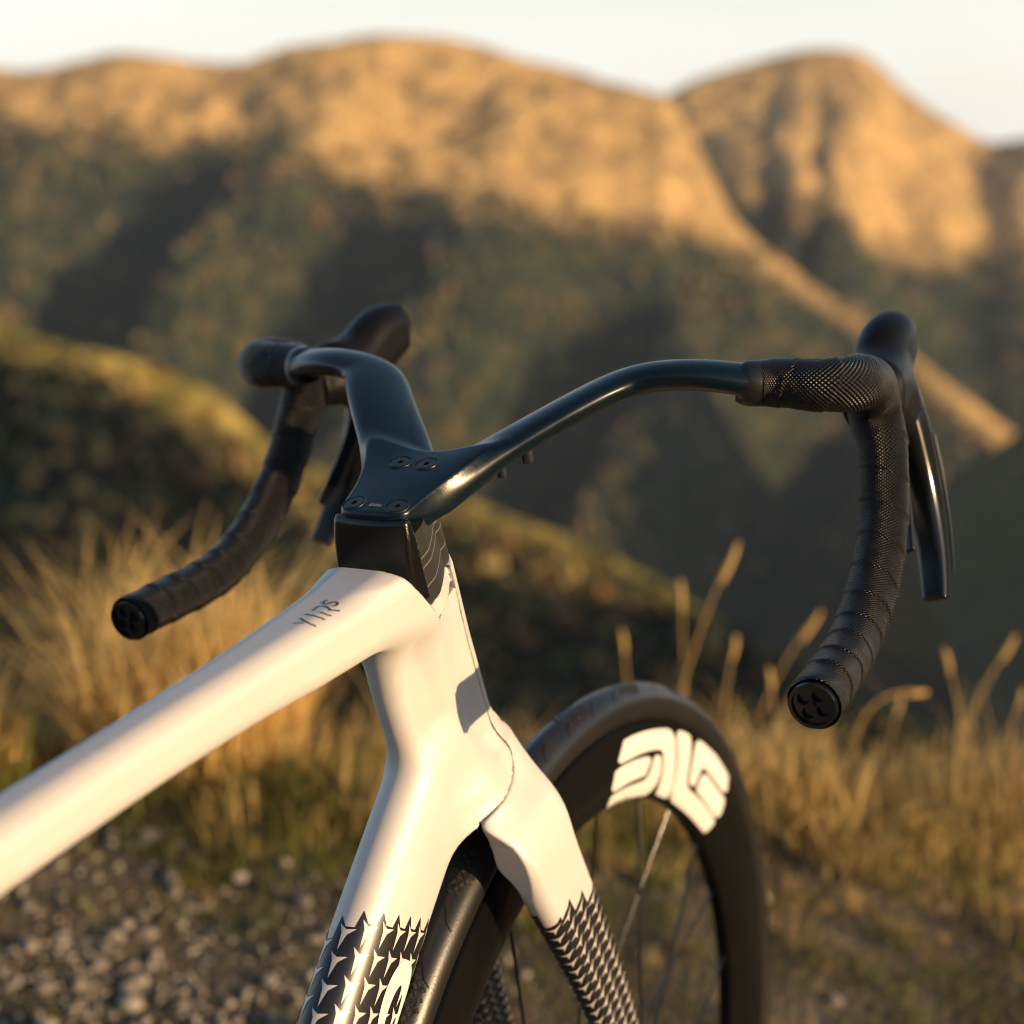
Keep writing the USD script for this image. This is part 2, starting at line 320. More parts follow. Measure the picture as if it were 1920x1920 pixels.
def spaced(lo, hi, fine, n1, n2):
    a = np.arange(-fine, fine, n1); g = np.geomspace(n1, hi - fine, n2); g2 = np.geomspace(n1, -lo - fine, n2)
    return np.unique(np.r_[(-fine - g2)[::-1], a, fine + g])
M['ground'] = mat('soil_and_gravel', (.1, .08, .05), .95, {
    'g': ('geometry', {}), 'n': ('noise_texture', {'scale': 5.0, 'detail': 6.0, 'roughness': .65}), 'n2': ('noise_texture', {'scale': 70.0, 'detail': 5.0}),
    'c': ('rgb_ramp', {'ramp': [(.32, (.05, .045, .025)), (.48, (.11, .088, .055)), (.62, (.19, .15, .10)), (.75, (.10, .10, .045))]}), 'mx': ('mix', {'mix_type': 'multiply', 'fac': .6}),
    'b': ('bump', {'strength': .8, 'distance': .02})},
    [('g.position', 'n.vector'), ('g.position', 'n2.vector'), ('n.fac', 'c.fac'), ('c.color', 'mx.color1'), ('n2.color', 'mx.color2'), ('mx.color', 'p.base_color'), ('n2.fac', 'b.height'), ('b.normal', 'p.normal')], specular_ior_level=.2)
gv, gf = grid(spaced(-60, 60, 2.6, .035, 50), spaced(-40, 90, 2.8, .035, 60), ground_z)
tag(obj('ground', (gv, gf), M['ground'], smooth=True), 'grassy earth bank at the crest under the bicycle', None, None, 'structure')

M['terrain'] = mat('mountain_cover', (.1, .1, .1), 1.0, {
    'a': ('attribute', {'attribute': 'cover'}), 'g': ('geometry', {}), 'n': ('noise_texture', {'scale': .05, 'detail': 6.0, 'roughness': .7}),
    'r': ('map_range', {'from_min': .3, 'from_max': .7, 'to_min': .55, 'to_max': 1.4}), 'mx': ('mix', {'mix_type': 'multiply', 'fac': 1.0}),
    'b': ('bump', {'strength': .9, 'distance': 14.0})},
    [('g.position', 'n.vector'), ('n.fac', 'r.value'), ('a.color', 'mx.color1'), ('r.result', 'mx.color2'), ('mx.color', 'p.base_color'), ('n.fac', 'b.height'), ('b.normal', 'p.normal')], specular_ior_level=.0)
SKY_A = [(-900, 330), (-500, 240), (-200, 160), (0, 132), (100, 136), (180, 120), (260, 104), (330, 108), (400, 120), (480, 122), (520, 106), (600, 88), (700, 76), (760, 73), (830, 77), (900, 92), (960, 108), (1050, 132), (1150, 160), (1230, 180), (1270, 225), (1310, 300), (1350, 380), (1420, 455), (1480, 500), (1590, 580), (1700, 655), (1800, 730), (1920, 820), (2300, 1080)]
SKY_B = [(700, 420), (1000, 330), (1150, 240), (1240, 178), (1290, 150), (1380, 122), (1450, 106), (1520, 96), (1580, 104), (1620, 130), (1680, 182), (1750, 225), (1830, 262), (1900, 256), (1960, 262), (2200, 330), (2600, 430), (3200, 540)]
SKY_C = [(-900, 470), (-300, 540), (0, 590), (60, 612), (150, 640), (250, 662), (340, 690), (420, 742), (480, 800), (560, 860), (700, 905), (870, 935), (1000, 985), (1100, 1022), (1200, 1075), (1320, 1150), (1500, 1260), (1900, 1450)]
SPUR_A = [(-700, 0), (-400, 1), (-150, .1), (100, 1), (350, 0), (555, 1), (760, 0), (1010, 1), (1300, 0), (1530, 1), (1800, .1), (2050, 1), (2400, 0)]
SPUR_B = [(900, .2), (1120, .6), (1310, 0), (1370, .8), (1420, .25), (1460, .9), (1510, .35), (1560, 1), (1700, .60), (1900, .25), (2100, 0.0), (2400, 1), (3000, 0)]
SPUR_C = [(-700, 1), (-300, .1), (0, .6), (200, .1), (420, .8), (650, .1), (900, .9), (1100, .2), (1300, .8), (1700, 0)]
def hill(name, sky, dist, slope, near, back, spurs, slant, amp, shade_treeline, colors, label, px_range, npx, nr, seed, rough):
    px = np.linspace(px_range[0], px_range[1], npx); sk = np.array(sky, float); ycr = PchipInterpolator(sk[:, 0], sk[:, 1])(px)
    ta = (px - 960) / FPX * math.sqrt(1 + ((960 - 350) / FPX) ** 2)
    ycr = ycr + 7 * (meshkit.fbm(np.stack([px / 40, px * 0, px * 0 + seed], -1), 4, seed) - .5)
    elev = (HORIZON - ycr) / FPX
    D = dist * (1 + .05 * np.sin(px / 330.0 + seed)); zc = elev * D
    r = np.r_[np.linspace(near, 0, nr), -np.geomspace(dist * .004, back, 30)]     # metres in front of the crest
    PX, RR = np.meshgrid(px, r, indexing='ij'); DD = D[:, None] - RR; X, Y = CAM[0] + ta[:, None] * DD, CAM[1] + DD
    front = np.maximum(RR, 0); Z = zc[:, None] - slope * front - .0 + np.minimum(RR, 0) * .75
    ramp = np.clip(front / (dist * .10), 0, 1); sp = np.array(spurs, float)
    row = (HORIZON - FPX * Z / DD); pxw = PX + slant * (row - 300) + 60 * (meshkit.fbm(np.stack([X, Y, X * 0], -1) / (dist * .11), 3, seed + 3) - .5)
    g = PchipInterpolator(sp[:, 0], sp[:, 1])(np.clip(pxw, sp[0, 0], sp[-1, 0]))
    g = g * g * (3 - 2 * g)
    n1 = meshkit.fbm(np.stack([X, Y, Z], -1) / (dist * .05), 5, seed); n2 = meshkit.fbm(np.stack([X, Y, Z], -1) / (dist * .012), 3, seed + 9)
    tl = np.array(shade_treeline, float); tl0 = PchipInterpolator(tl[:, 0], tl[:, 1])(np.clip(PX, tl[0, 0], tl[-1, 0])); deep = np.clip((row - tl0 + 40) / 220, 0, 1); deep = .28 + .72 * deep * deep * (3 - 2 * deep)
    Z = Z + ramp * deep * amp * (g - .55) + np.clip(front / (dist * .03), 0, 1) * rough * ((n1 - .5) * dist * .032 + (n2 - .5) * dist * .010)
    Z += CAM[2]
    tl = np.array(shade_treeline, float); tline = PchipInterpolator(tl[:, 0], tl[:, 1])(np.clip(PX, tl[0, 0], tl[-1, 0])) + 70 * (n1 - .5) + 50 * (n2 - .5)
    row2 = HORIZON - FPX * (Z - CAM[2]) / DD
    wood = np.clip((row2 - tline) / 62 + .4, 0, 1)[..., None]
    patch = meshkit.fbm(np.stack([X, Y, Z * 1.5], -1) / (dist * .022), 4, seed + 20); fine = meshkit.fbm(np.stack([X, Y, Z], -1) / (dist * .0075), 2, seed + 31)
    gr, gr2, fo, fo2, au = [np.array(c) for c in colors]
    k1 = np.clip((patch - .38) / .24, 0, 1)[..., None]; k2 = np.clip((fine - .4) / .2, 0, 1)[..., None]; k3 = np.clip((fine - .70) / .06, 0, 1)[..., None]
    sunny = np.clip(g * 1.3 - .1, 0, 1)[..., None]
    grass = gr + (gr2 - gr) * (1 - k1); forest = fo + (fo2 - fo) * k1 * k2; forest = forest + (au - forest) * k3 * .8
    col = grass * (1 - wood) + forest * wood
    v = np.stack([X, Y, Z], -1); a, b = PX.shape
    i, j = np.meshgrid(np.arange(a - 1), np.arange(b - 1), indexing='ij'); k = i * b + j
    q = np.stack([k, k + 1, k + b + 1, k + b], -1).reshape(-1, 4); f = np.vstack([q[:, [0, 1, 2]], q[:, [0, 2, 3]]])
    V = v.reshape(-1, 3); fn = np.cross(V[f[:, 1]] - V[f[:, 0]], V[f[:, 2]] - V[f[:, 0]])
    if fn[:, 2].sum() < 0: f = f[:, ::-1]
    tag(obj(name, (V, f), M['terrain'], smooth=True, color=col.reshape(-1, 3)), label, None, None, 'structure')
    return X, Y, Z, wood[..., 0], row2
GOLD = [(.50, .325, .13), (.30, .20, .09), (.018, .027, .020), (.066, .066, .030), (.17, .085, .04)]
TL_A = [(-700, 220), (0, 215), (200, 255), (480, 275), (600, 290), (760, 355), (940, 375), (1000, 395), (1250, 410), (1400, 470), (1480, 505), (1700, 690), (1920, 850)]  # forest edge follows the shadow line; its dark colour also carries shade
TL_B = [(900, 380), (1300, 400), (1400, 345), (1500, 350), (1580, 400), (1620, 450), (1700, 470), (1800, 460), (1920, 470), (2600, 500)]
TL_C = [(-700, 480), (0, 640), (250, 720), (420, 800), (560, 880), (870, 960), (1200, 1100), (1900, 1480)]  # light crest, dark face: sunlit strip and shade put into the cover colours
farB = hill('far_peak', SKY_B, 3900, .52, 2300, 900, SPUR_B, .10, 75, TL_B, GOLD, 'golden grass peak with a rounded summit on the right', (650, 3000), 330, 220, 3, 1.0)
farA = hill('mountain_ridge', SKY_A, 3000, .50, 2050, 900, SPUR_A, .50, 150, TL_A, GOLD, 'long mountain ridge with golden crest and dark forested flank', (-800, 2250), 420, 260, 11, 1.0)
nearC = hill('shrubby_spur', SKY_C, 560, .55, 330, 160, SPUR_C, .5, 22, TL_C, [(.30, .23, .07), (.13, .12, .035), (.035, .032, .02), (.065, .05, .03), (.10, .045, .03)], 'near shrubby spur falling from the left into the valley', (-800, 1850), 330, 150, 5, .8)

def scatter(name, protos, pts, scales, which, label, group=None):
    """One PointInstancer of ground cover."""
    x = UsdGeom.PointInstancer.Define(stage, '/World/' + name); n = len(pts); rels = []
    for k, (msh, mt) in enumerate(protos): p = usdkit.mesh(stage, f'/World/{name}/tuft_{k:03d}', msh, mt, smooth=False); rels.append(p.GetPath())
    x.CreatePrototypesRel().SetTargets(rels); x.CreateProtoIndicesAttr(Vt.IntArray.FromNumpy(np.asarray(which, np.int32))); x.CreatePositionsAttr(Vt.Vec3fArray.FromNumpy(np.asarray(pts, np.float32)))
    x.CreateScalesAttr(Vt.Vec3fArray.FromNumpy(np.repeat(np.asarray(scales, np.float32)[:, None], 3, 1))); a = rng.uniform(0, 2 * np.pi, n)
    x.CreateOrientationsAttr(Vt.QuathArray([Gf.Quath(float(math.cos(t / 2)), 0, 0, float(math.sin(t / 2))) for t in a]))
    return tag(x.GetPrim(), label, None, None, 'stuff')
# added unseen slopes: right one shades the spur, rear one blocks horizon reflections
def shoulder_z(x, y):
    hc = PchipInterpolator([-900, -300, -156, 200, 262, 292, 335, 420, 700], [70, 42, 34, 40, 32, 14, -52, -105, -300])(np.clip(y, -900, 700))
    return CAM[2] + hc - .62 * np.sqrt((x - 340) ** 2 + 400) + 12 + 26 * fb(x, y, .012, 4, 40) * np.clip(np.abs(x - 340) / 60, 0, 1)
def behind_z(x, y): return CAM[2] + 95 + 25 * np.sin(x / 210.0) - .55 * np.sqrt((y + 360 + .25 * x) ** 2 + 900) + 16 + 30 * fb(x, y, .012, 4, 50) - .0006 * np.maximum(x, 0) ** 2
for nm, xs, ys, zf, lab in (('mountain_shoulder', np.linspace(120, 900, 110), np.linspace(-900, 700, 200), shoulder_z, 'unseen grassy shoulder added to shade the near spur'), ('slope_behind', np.linspace(-1000, 160, 140), np.linspace(-900, -60, 110), behind_z, 'unseen grassy slope added to block low sky reflections')):
    v, f = grid(xs, ys, zf); n1 = meshkit.fbm(v / 22.0, 4, 3)[:, None]; col = np.array([.20, .15, .07]) * (1 - n1) + np.array([.05, .05, .025]) * n1
    tag(obj(nm, (v, f), M['terrain'], smooth=True, color=col), lab, None, None, 'structure')
def side_z(x, y):  # added ridge, its crest shaped to throw shade on the lower flank
    hc = PchipInterpolator([900, 1500, 1750, 2000, 2150, 2350, 2600, 3300], [-640, -430, -300, -165, -290, -560, -760, -860])(np.clip(y, 900, 3300))
    return CAM[2] + hc - .75 * np.sqrt((x - (900 + (y - 2000) * .36)) ** 2 + 1600) + 30 + 60 * fb(x, y, .006, 4, 60) * np.clip(np.abs(x - (900 + (y - 2000) * .36)) / 150, 0, 1)
v, f = grid(np.linspace(450, 1900, 110), np.linspace(900, 3300, 150), side_z); n1 = meshkit.fbm(v / 60.0, 4, 3)[:, None]; col = np.array([.09, .08, .035]) * n1 + np.array([.028, .034, .022]) * (1 - n1)
tag(obj('side_ridge', (v, f), M['terrain'], smooth=True, color=col), 'wooded ridge added right of the view to shade the valley', None, None, 'structure')
# shrubs on the near spur, trees on the far flank
def clump(r, n, dome):
    vs, fs, k = [], [], 0
    for _ in range(n):
        m_ = trimesh.creation.icosphere(1, 1.0); v = np.asarray(m_.vertices); v = v * (1 + .5 * (meshkit.noise(v * 2 + r.uniform(0, 60, 3), 1)[:, None] - .5)); d = r.normal(size=3); d /= np.linalg.norm(d); d[2] = abs(d[2])
        vs.append(v * r.uniform(.28, .5) + d * [.55, .55, dome] * r.uniform(.4, 1) + [0, 0, .25]); fs.append(np.asarray(m_.faces) + k); k += len(v)
    return np.vstack(vs), np.vstack(fs)
LEAFS = [leafmat_ for leafmat_ in (mat('dark_conifer', (.030, .040, .028), .9, specular_ior_level=.1), mat('olive_shrub', (.085, .080, .030), .9, specular_ior_level=.1), mat('autumn_shrub', (.17, .095, .04), .9, specular_ior_level=.1), mat('straw_shrub', (.24, .18, .07), .9, specular_ior_level=.1))]
def scatter_on(name, hillgrid, n, size, label, keep, weights, dome):
    X, Y, Z, wood, row = hillgrid; rr = np.random.default_rng(5); i = rr.integers(1, X.shape[0] - 1, n); j = rr.integers(1, X.shape[1] - 32, n)
    w = keep(wood[i, j], row[i, j]); ok = rr.uniform(size=n) < w; i, j = i[ok], j[ok]; t = rr.uniform(size=(2, len(i)))
    pts = np.stack([A_[i, j] + (A_[i + 1, j] - A_[i, j]) * t[0] for A_ in (X, Y, Z)], 1); protos = [(clump(rr, 7, dome), mt) for mt in LEAFS]
    return scatter(name, protos, pts, size * np.exp(rr.normal(0, .3, len(pts))), rr.choice(4, len(pts), p=weights), label)
scatter_on('shrubs', nearC, 9000, 2.6, 'shrubs and bushes covering the near spur', lambda w, r: .35 + .5 * w, [.30, .35, .15, .20], .6)
scatter_on('forest', farA, 26000, 7.5, 'mixed forest on the flank of the mountain ridge', lambda w, r: w * .55, [.62, .25, .08, .05], 1.3)
# the valley air
hz = trimesh.creation.box(bounds=[[-4200, -1200, -2600], [4200, 5600, CAM[2] + 330]])
hazemat = usdkit.material(stage, '/World/Looks/haze_look', {'v': ('principled_volume', {'color': (.80, .88, 1.0), 'density': HAZE, 'anisotropy': .3})}, [], volume='v.volume')
tag(obj('haze', hz, hazemat), 'thin blue haze filling the valley air', None, None, 'stuff')

# ------------------------------------------------------------------ grass, stalks, gravel on the bank
def leafmat(name, col, tr=.35, vary=.3):
    c2 = tuple(c * (1 - vary) for c in col)
    return usdkit.material(stage, '/World/Looks/' + name, {'oi': ('object_info', {}), 'g': ('geometry', {}), 'mx': ('mix', {'color1': col, 'color2': c2}), 'd': ('diffuse_bsdf', {}), 't': ('translucent_bsdf', {}), 'm': ('mix_closure', {'fac': tr})},
        [('g.random_per_island', 'mx.fac'), ('mx.color', 'd.color'), ('mx.color', 't.color'), ('d.BSDF', 'm.closure1'), ('t.BSDF', 'm.closure2')], surface='m.closure')
M['straw'] = leafmat('dry_straw', (.68, .49, .20), .45); M['straw2'] = leafmat('old_straw', (.42, .30, .13), .4); M['blade'] = leafmat('green_blade', (.17, .17, .05), .4); M['stem'] = leafmat('dry_stem', (.42, .28, .12), .2)
M['stone'] = mat('grey_stone', (.22, .19, .16), .85, {'g': ('geometry', {}), 'n': ('noise_texture', {'scale': 30.0, 'detail': 5.0}), 'c': ('rgb_ramp', {'ramp': [(.3, (.10, .085, .07)), (.55, (.22, .19, .155)), (.75, (.36, .32, .27))]})}, [('g.position', 'n.vector'), ('n.fac', 'c.fac'), ('c.color', 'p.base_color')])
M['pale'] = mat('pale_stone', (.29, .25, .205), .8)
def blades(n, spread, h0, h1, lean, width, r, segs=4):
    vs, fs, k = [], [], 0
    for _ in range(n):
        a, az, h = r.uniform(0, 2 * np.pi), r.uniform(0, 2 * np.pi), r.uniform(h0, h1); x, y = spread * math.sqrt(r.uniform()) * np.array([math.cos(a), math.sin(a)])
        ln = lean * r.uniform(.2, 1) * h; t = np.linspace(0, 1, segs + 1); c = np.stack([x + ln * t ** 1.8 * math.cos(az), y + ln * t ** 1.8 * math.sin(az), h * (t - .25 * lean * t ** 3)], 1)
        w = width * r.uniform(.6, 1.2) * (1 - t ** 1.6 * .92); p = np.array([-math.sin(az + .6), math.cos(az + .6), 0]); v = np.stack([c - p * w[:, None], c + p * w[:, None]], 1).reshape(-1, 3)
        i = np.arange(segs) * 2; fs.append(np.vstack([np.stack([i, i + 1, i + 2], 1), np.stack([i + 1, i + 3, i + 2], 1)]) + k); vs.append(v); k += len(v)
    return np.vstack(vs), np.vstack(fs)
def in_view(x, y, pad=.12): return np.abs(x - CAM[0]) < (.295 + pad) * (y - CAM[1]) + .15
def field(n, lo, hi):
    p = rng.uniform(lo, hi, (n, 2)); p = p[in_view(p[:, 0], p[:, 1])]; return p
r_ = np.random.default_rng(21)
gravelly = lambda x, y: np.clip(1.75 - 1.25 * np.hypot((x + .62) / .46, (y - .42) / .52) + 1.5 * fb(x, y, 2.6, 3, 14), 0, 1)      # the bare patch on the left
P = field(15000, (-2.2, -.5), (2.4, 2.0)); gvl = gravelly(P[:, 0], P[:, 1]); P = P[(rng.uniform(size=len(P)) > gvl * .97) & (P[:, 1] < edge_y(P[:, 0]) + .5) & (rng.uniform(size=len(P)) > 1.6 * (P[:, 1] - edge_y(P[:, 0])))]
P = P[np.hypot(P[:, 0], P[:, 1]) > .05]; P = P[fb(P[:, 0], P[:, 1], 6.0, 3, 77) > -.10 + .06 * rng.normal(size=len(P))]; dry = np.clip(.44 + 2.8 * fb(P[:, 0], P[:, 1], 2.2, 3, 30) + 2.4 * np.clip(P[:, 1] - edge_y(P[:, 0]) + .05, -.08, 1), .06, 1)
w_ = np.where(rng.uniform(size=len(P)) < dry, rng.integers(0, 3, len(P)), rng.integers(3, 5, len(P)))
rim_h = np.clip(.72 + 2.4 * (P[:, 1] - edge_y(P[:, 0])) , .28, .80)
scatter('grass', [(blades(26, .05, .04, .12, 1.1, .0021, r_), M['straw']), (blades(22, .05, .05, .15, .9, .0018, r_), M['straw2']), (blades(24, .06, .02, .08, 1.6, .0024, r_), M['straw']), (blades(30, .05, .03, .09, 1.0, .0026, r_), M['blade']), (blades(26, .06, .02, .07, 1.4, .0030, r_), M['blade'])],
        np.c_[P, ground_z(P[:, 0], P[:, 1]) - .006], np.exp(rng.normal(0, .32, len(P))) * rim_h, w_, 'mixed dry and green grass covering the bank')
def pebble(r, n=1):
    m_ = trimesh.creation.icosphere(n, 1.0); v = np.asarray(m_.vertices); v = v * (1 + .45 * (meshkit.noise(v * 1.3 + r.uniform(0, 50, 3), 2)[:, None] - .5)) * r.uniform(.6, 1.3, 3) * [1, 1, .7]; return v, np.asarray(m_.faces)
Q = field(30000, (-1.9, -.6), (.9, 1.3)); gq = gravelly(Q[:, 0], Q[:, 1]); Q = Q[rng.uniform(size=len(Q)) < gq * .85 + .02]
scatter('gravel', [(pebble(r_), M['stone']) for _ in range(4)] + [(pebble(r_), M['pale'])], np.c_[Q, ground_z(Q[:, 0], Q[:, 1]) + .001], np.exp(rng.normal(-5.65, .55, len(Q))), np.where(rng.uniform(size=len(Q)) < .12, 4, rng.integers(0, 4, len(Q))), 'loose grey and pale gravel on the bare patch of the bank')
def on_ground(px, py, d=None):
    v = from_px(px, py); t = np.linspace(.8, 6, 4000); p = CAM + v * t[:, None]; k = np.argmax(p[:, 2] < ground_z(p[:, 0], p[:, 1])); return p[k]
for px, py, sc, lab in ((533, 1622, .012, 'small pale stone at the right edge of the gravel patch'), (1655, 1592, .021, 'long pale stone lying in the grass right of the wheel'), (1425, 1690, .014, 'pinkish stone just right of the tyre')):
    c = on_ground(px, py); v, f = pebble(np.random.default_rng(px), 3); tag(obj('stone', (v * sc + c + [0, 0, sc * .2], f), M['pale'], smooth=True), lab, 'stone')
# dry tussock behind the left drop and single tall stalks along the crest
tv_, tf_ = blades(1100, .17, .12, .44, .85, .0034, r_, 6); c = np.array([-.56, 1.30, 0]); c[2] = ground_z(c[0], c[1])
tus = tag(thing('grass_tussock', loc=c), 'tall golden dry tussock behind the left handlebar drop', 'grass tussock'); obj('leaf_blade', (tv_, tf_), M['straw'], tus)
tv_, tf_ = blades(420, .15, .06, .22, .9, .0034, r_, 6); c = np.array([-.92, 1.22, 0]); c[2] = ground_z(c[0], c[1])
tus = tag(thing('grass_tussock', loc=c), 'lower golden dry tussock at the left edge of the picture', 'grass tussock'); obj('leaf_blade', (tv_, tf_), M['straw'], tus)
STALK_D = 2.42
STALKS = [((1245, 1330), (1385, 1015), .02, 'tall straight dry stalk with a seed head above the front wheel'), ((1290, 1330), (1275, 1085), 0, 'thin upright stalk left of the tall straight one'), ((1390, 1340), (1540, 1145), .05, 'bent dry stalk left of the right handlebar end'),
          ((1600, 1400), (1740, 1298), .12, 'short arched stalk right of the handlebar end'), ((1790, 1400), (1905, 1190), .03, 'pale leaning stalk at the right edge of the picture'), ((1830, 1420), (1770, 1215), 0, 'dark thin stalk leaning left near the right edge'),
          ((1190, 1330), (1165, 1180), 0, 'short stalk rising just above the top of the tyre'), ((1655, 1420), (1690, 1300), .0, 'short thick stalk right of the arched one'), ((1350, 1370), (1380, 1190), .03, 'bent stalk between the wheel and the handlebar end'), ((1880, 1430), (1918, 1290), .0, 'straw stalk leaning right in the right corner of the crest'),
          ((1470, 1380), (1440, 1250), .0, 'low upright stalk under the handlebar end')]
for k, (b0, b1, arch_, lab) in enumerate(STALKS):
    dd = STALK_D + .10 * ((k * 7) % 5); q0, q1 = CAM + from_px(*b0) * dd, CAM + from_px(*b1) * (dd + .05); q0[2] = min(q0[2], float(ground_z(q0[0], q0[1]))) - .03
    mid = (q0 + q1) / 2 + np.array([0, 0, .012 + arch_ * .6]) - (q1 - q0) * np.array([.16, .1, 0])
    st = tag(thing('grass_stalk', loc=q0), lab, 'grass stalk'); L_ = np.linalg.norm(q1 - q0)
    v, f = sweep(np.array([q0, mid, q1]) - q0, [.0019, .0016, .0013], 6, n=14); obj('stem', (v, f), M['stem'], st, smooth=True)
    e = (q1 - mid) / np.linalg.norm(q1 - mid); v, f = sweep(np.array([q1 - e * L_ * .16, q1 - e * L_ * .05 + [.001, 0, .001], q1]) - q0, [.0018, .0037, .0011], 7, n=12); obj('seed_head', (v, f), M['straw'], st, smooth=True)

# ------------------------------------------------------------------ the bicycle (built in its own frame: x forward, y left, z up, front contact point at the origin)
bm = np.eye(4); bm[:3, :3] = MB.T
bike = tag(thing('bicycle', mat4=bm), 'pearl white road bicycle with black drop handlebar standing on the grassy bank', 'bicycle')
AXLE = np.array([0, 0, .342]); AX = np.array([-.2923717, 0, .95630476]); NN = np.array([.95630476, 0, .2923717])
O_US = AXLE - .044 * NN
US = lambda u, y, s: O_US + np.multiply.outer(np.asarray(u, float), NN) + np.multiply.outer(np.asarray(s, float), AX) + np.multiply.outer(np.asarray(y, float), np.array([0, 1., 0]))
def to_us(X): d = X - O_US; return d @ NN, X[:, 1], d @ AX

# frame: head tube (an aero section that changes with height), top tube, down tube
sv = np.array([.345, .38, .41, .44, .47, .50, .515, .56])
HR = PchipInterpolator(sv, [-.012, -.020, -.026, -.027, -.027, -.024, -.020, -.02]); RR_ = PchipInterpolator(sv, [.013, .0115, .0105, .0102, .0105, .013, .015, .016])
RM = PchipInterpolator(sv, [.0215, .020, .0182, .0172, .0178, .0208, .0226, .023]); RF = PchipInterpolator(sv, [.016, .0158, .0152, .015, .0155, .017, .018, .018])
def chain2(u, y, us, rs):
    d = np.full(len(u), 1.0)
    for i in range(len(us) - 1):
        a, b = us[i], us[i + 1]; t = np.clip((u - a) / np.maximum(b - a, 1e-6), 0, 1)
        d = smin(d, np.hypot(u - (a + (b - a) * t), y) - (rs[i] + (rs[i + 1] - rs[i]) * t), .004) if i else np.hypot(u - (a + (b - a) * t), y) - (rs[i] + (rs[i + 1] - rs[i]) * t)
    return d
SPLIT = .379
def head(X):
    u, y, s = to_us(X); q = np.clip(s, .345, .56); r0, r1, r2 = RR_(q), RM(q), RF(q)
    d = chain2(u, y, [HR(q) + r0, np.full(len(u), .012), np.full(len(u), .0435) - r2 * .35], [r0, r1, r2])
    d = smax(d, u - .0435, .002)
    return d, u, y, s
TT = Tube([(-.60, 0, .830), (-.50, 0, .8328), (-.42, 0, .8346), (-.34, 0, .8355), (-.28, 0, .8355), (-.235, 0, .8365), (-.19, 0, .838)], [.0170, .0160, .0158, .0168, .0190, .0213, .0225], [.0170, .0156, .0154, .0160, .0178, .0185, .019], [.0135, .0125, .0122, .0120, .0120, .0118, .011])
dtc = np.array([(-.150, 0, .729), (-.212, 0, .674), (-.281, 0, .6105), (-.36, 0, .530), (-.60, 0, .285)])
DTd = np.gradient(dtc, axis=0); DTd /= np.linalg.norm(DTd, axis=1)[:, None]; DTn = np.stack([DTd[:, 2], 0 * DTd[:, 0], -DTd[:, 0]], 1) * -1
DTn = np.where(DTn[:, 2:] < 0, DTn, -DTn)                # towards the wheel (front, down)
DT = [Tube(dtc + DTn * o, r, n=260) for o, r in ((-.0235, .0125), (-.006, .0175), (.0165, .0165))]
def down(X):
    a, b, c = (t(X) for t in DT); return smin(smin(a, b, .016), c, .016)
ST = Tube([(-.585, 0, .86), (-.575, 0, .80), (-.585, 0, .60), (-.60, 0, .28)], .016, [.022, .021, .024, .028], .0155, up=(1, 0, 0), n=120)
LEG = Tube(np.array([US(.023, 0, .368), US(.023, -.020, .3655), US(.0235, -.035, .351), US(.0240, -.0425, .322), US(.0325, -.0455, .26), US(.041, -.048, .19), US(.045, -.0505, .10), US(.045, -.052, .0)]).reshape(-1, 3),
           [.036, .0345, .0325, .0285, .0250, .0220, .016, .013], [.011, .0115, .0118, .0100, .0088, .0080, .0068, .006], [.010, .011, .0115, .0098, .0086, .0079, .0066, .0058], up=(0, 1, 0))
def strip_f(u, y, s):
    e = .0415; w = .0158 + .002 * np.clip((s - .47) / .05, 0, 1); L = .0175
    k0 = np.sqrt(((u - e) / L) ** 2 + (y / w) ** 2); k1 = np.sqrt(((u - e) / L ** 2) ** 2 + (y / w ** 2) ** 2)
    return np.where(k1 > 1e-9, k0 * (k0 - 1) / np.maximum(k1, 1e-9), -.015)
def plan_stack(u, y, grow=0.0):
    """Teardrop plan of the spacers: widest behind the middle, rounded nose."""
    ay = np.abs(y); side = ay - (.0235 + grow - .30 * np.maximum(u - .020, 0) - 4.0 * np.maximum(u - .020, 0) ** 2)
    return np.minimum(np.maximum(side * .93, u - .048), np.hypot(u - .046, ay) - (.0142 + grow))
NOTCH = lambda X, s: np.minimum(X[:, 0] - (-.2046 + (.8472 - X[:, 2]) * .845), s - .5080)
def fork_side(X, u, s):
    """Positive where the frame is, negative where the fork is: below the crown seam, and the strip in front of the head tube."""
    g = smin(s - SPLIT, .0440 - u, .020); return smax(g, -(u + .0095 + .25 * np.clip(s - SPLIT, -.02, .05)), .006)
def front(X):
    h, u, y, s = head(X); q = np.clip(s, .345, .56)
    hs = smin(h, smax(strip_f(u, y, s), s - .5208, .001), .003)
    d = smax(hs, .352 - s, .002)
    crown = chain2(u, y, [np.full(len(u), .003), np.full(len(u), .014), np.full(len(u), .0425)], [.0125, .0185, .0160]); crown = smax(crown, np.maximum(s - .385, .350 - s), .004)
    d = smin(d, smin(LEG(X), crown, .020), .030)
    return d, u, y, s
def arch(X): return np.maximum(np.hypot(X[:, 0], X[:, 2] - .342) - .3495, np.abs(X[:, 1]) - .0195)
def frame(X):
    X = np.stack([X[:, 0], -np.abs(X[:, 1]), X[:, 2]], 1); d, u, y, s = front(X)
    d = smax(d, -(fork_side(X, u, s) - .0004), .0006)
    d = smax(smax(d, s - .545, .002), .3768 - s, .001)
    d = smin(d, TT(X), .024); d = smin(d, smax(down(X), .0004 - fork_side(X, u, s), .001), .012)
    d = smax(d, np.minimum(NOTCH(X, s), .03), .0010)
    d = smax(d, u - .0436, .001)
    if X[:, 0].min() < -.5: d = smin(d, ST(X), .02)
    return d
V, T, N = surface(frame, (-.66, -.046, .20), (-.09, .046, .885), .0016)
fr = obj('frame', (V, T), M['pearl'], bike, normals=N)
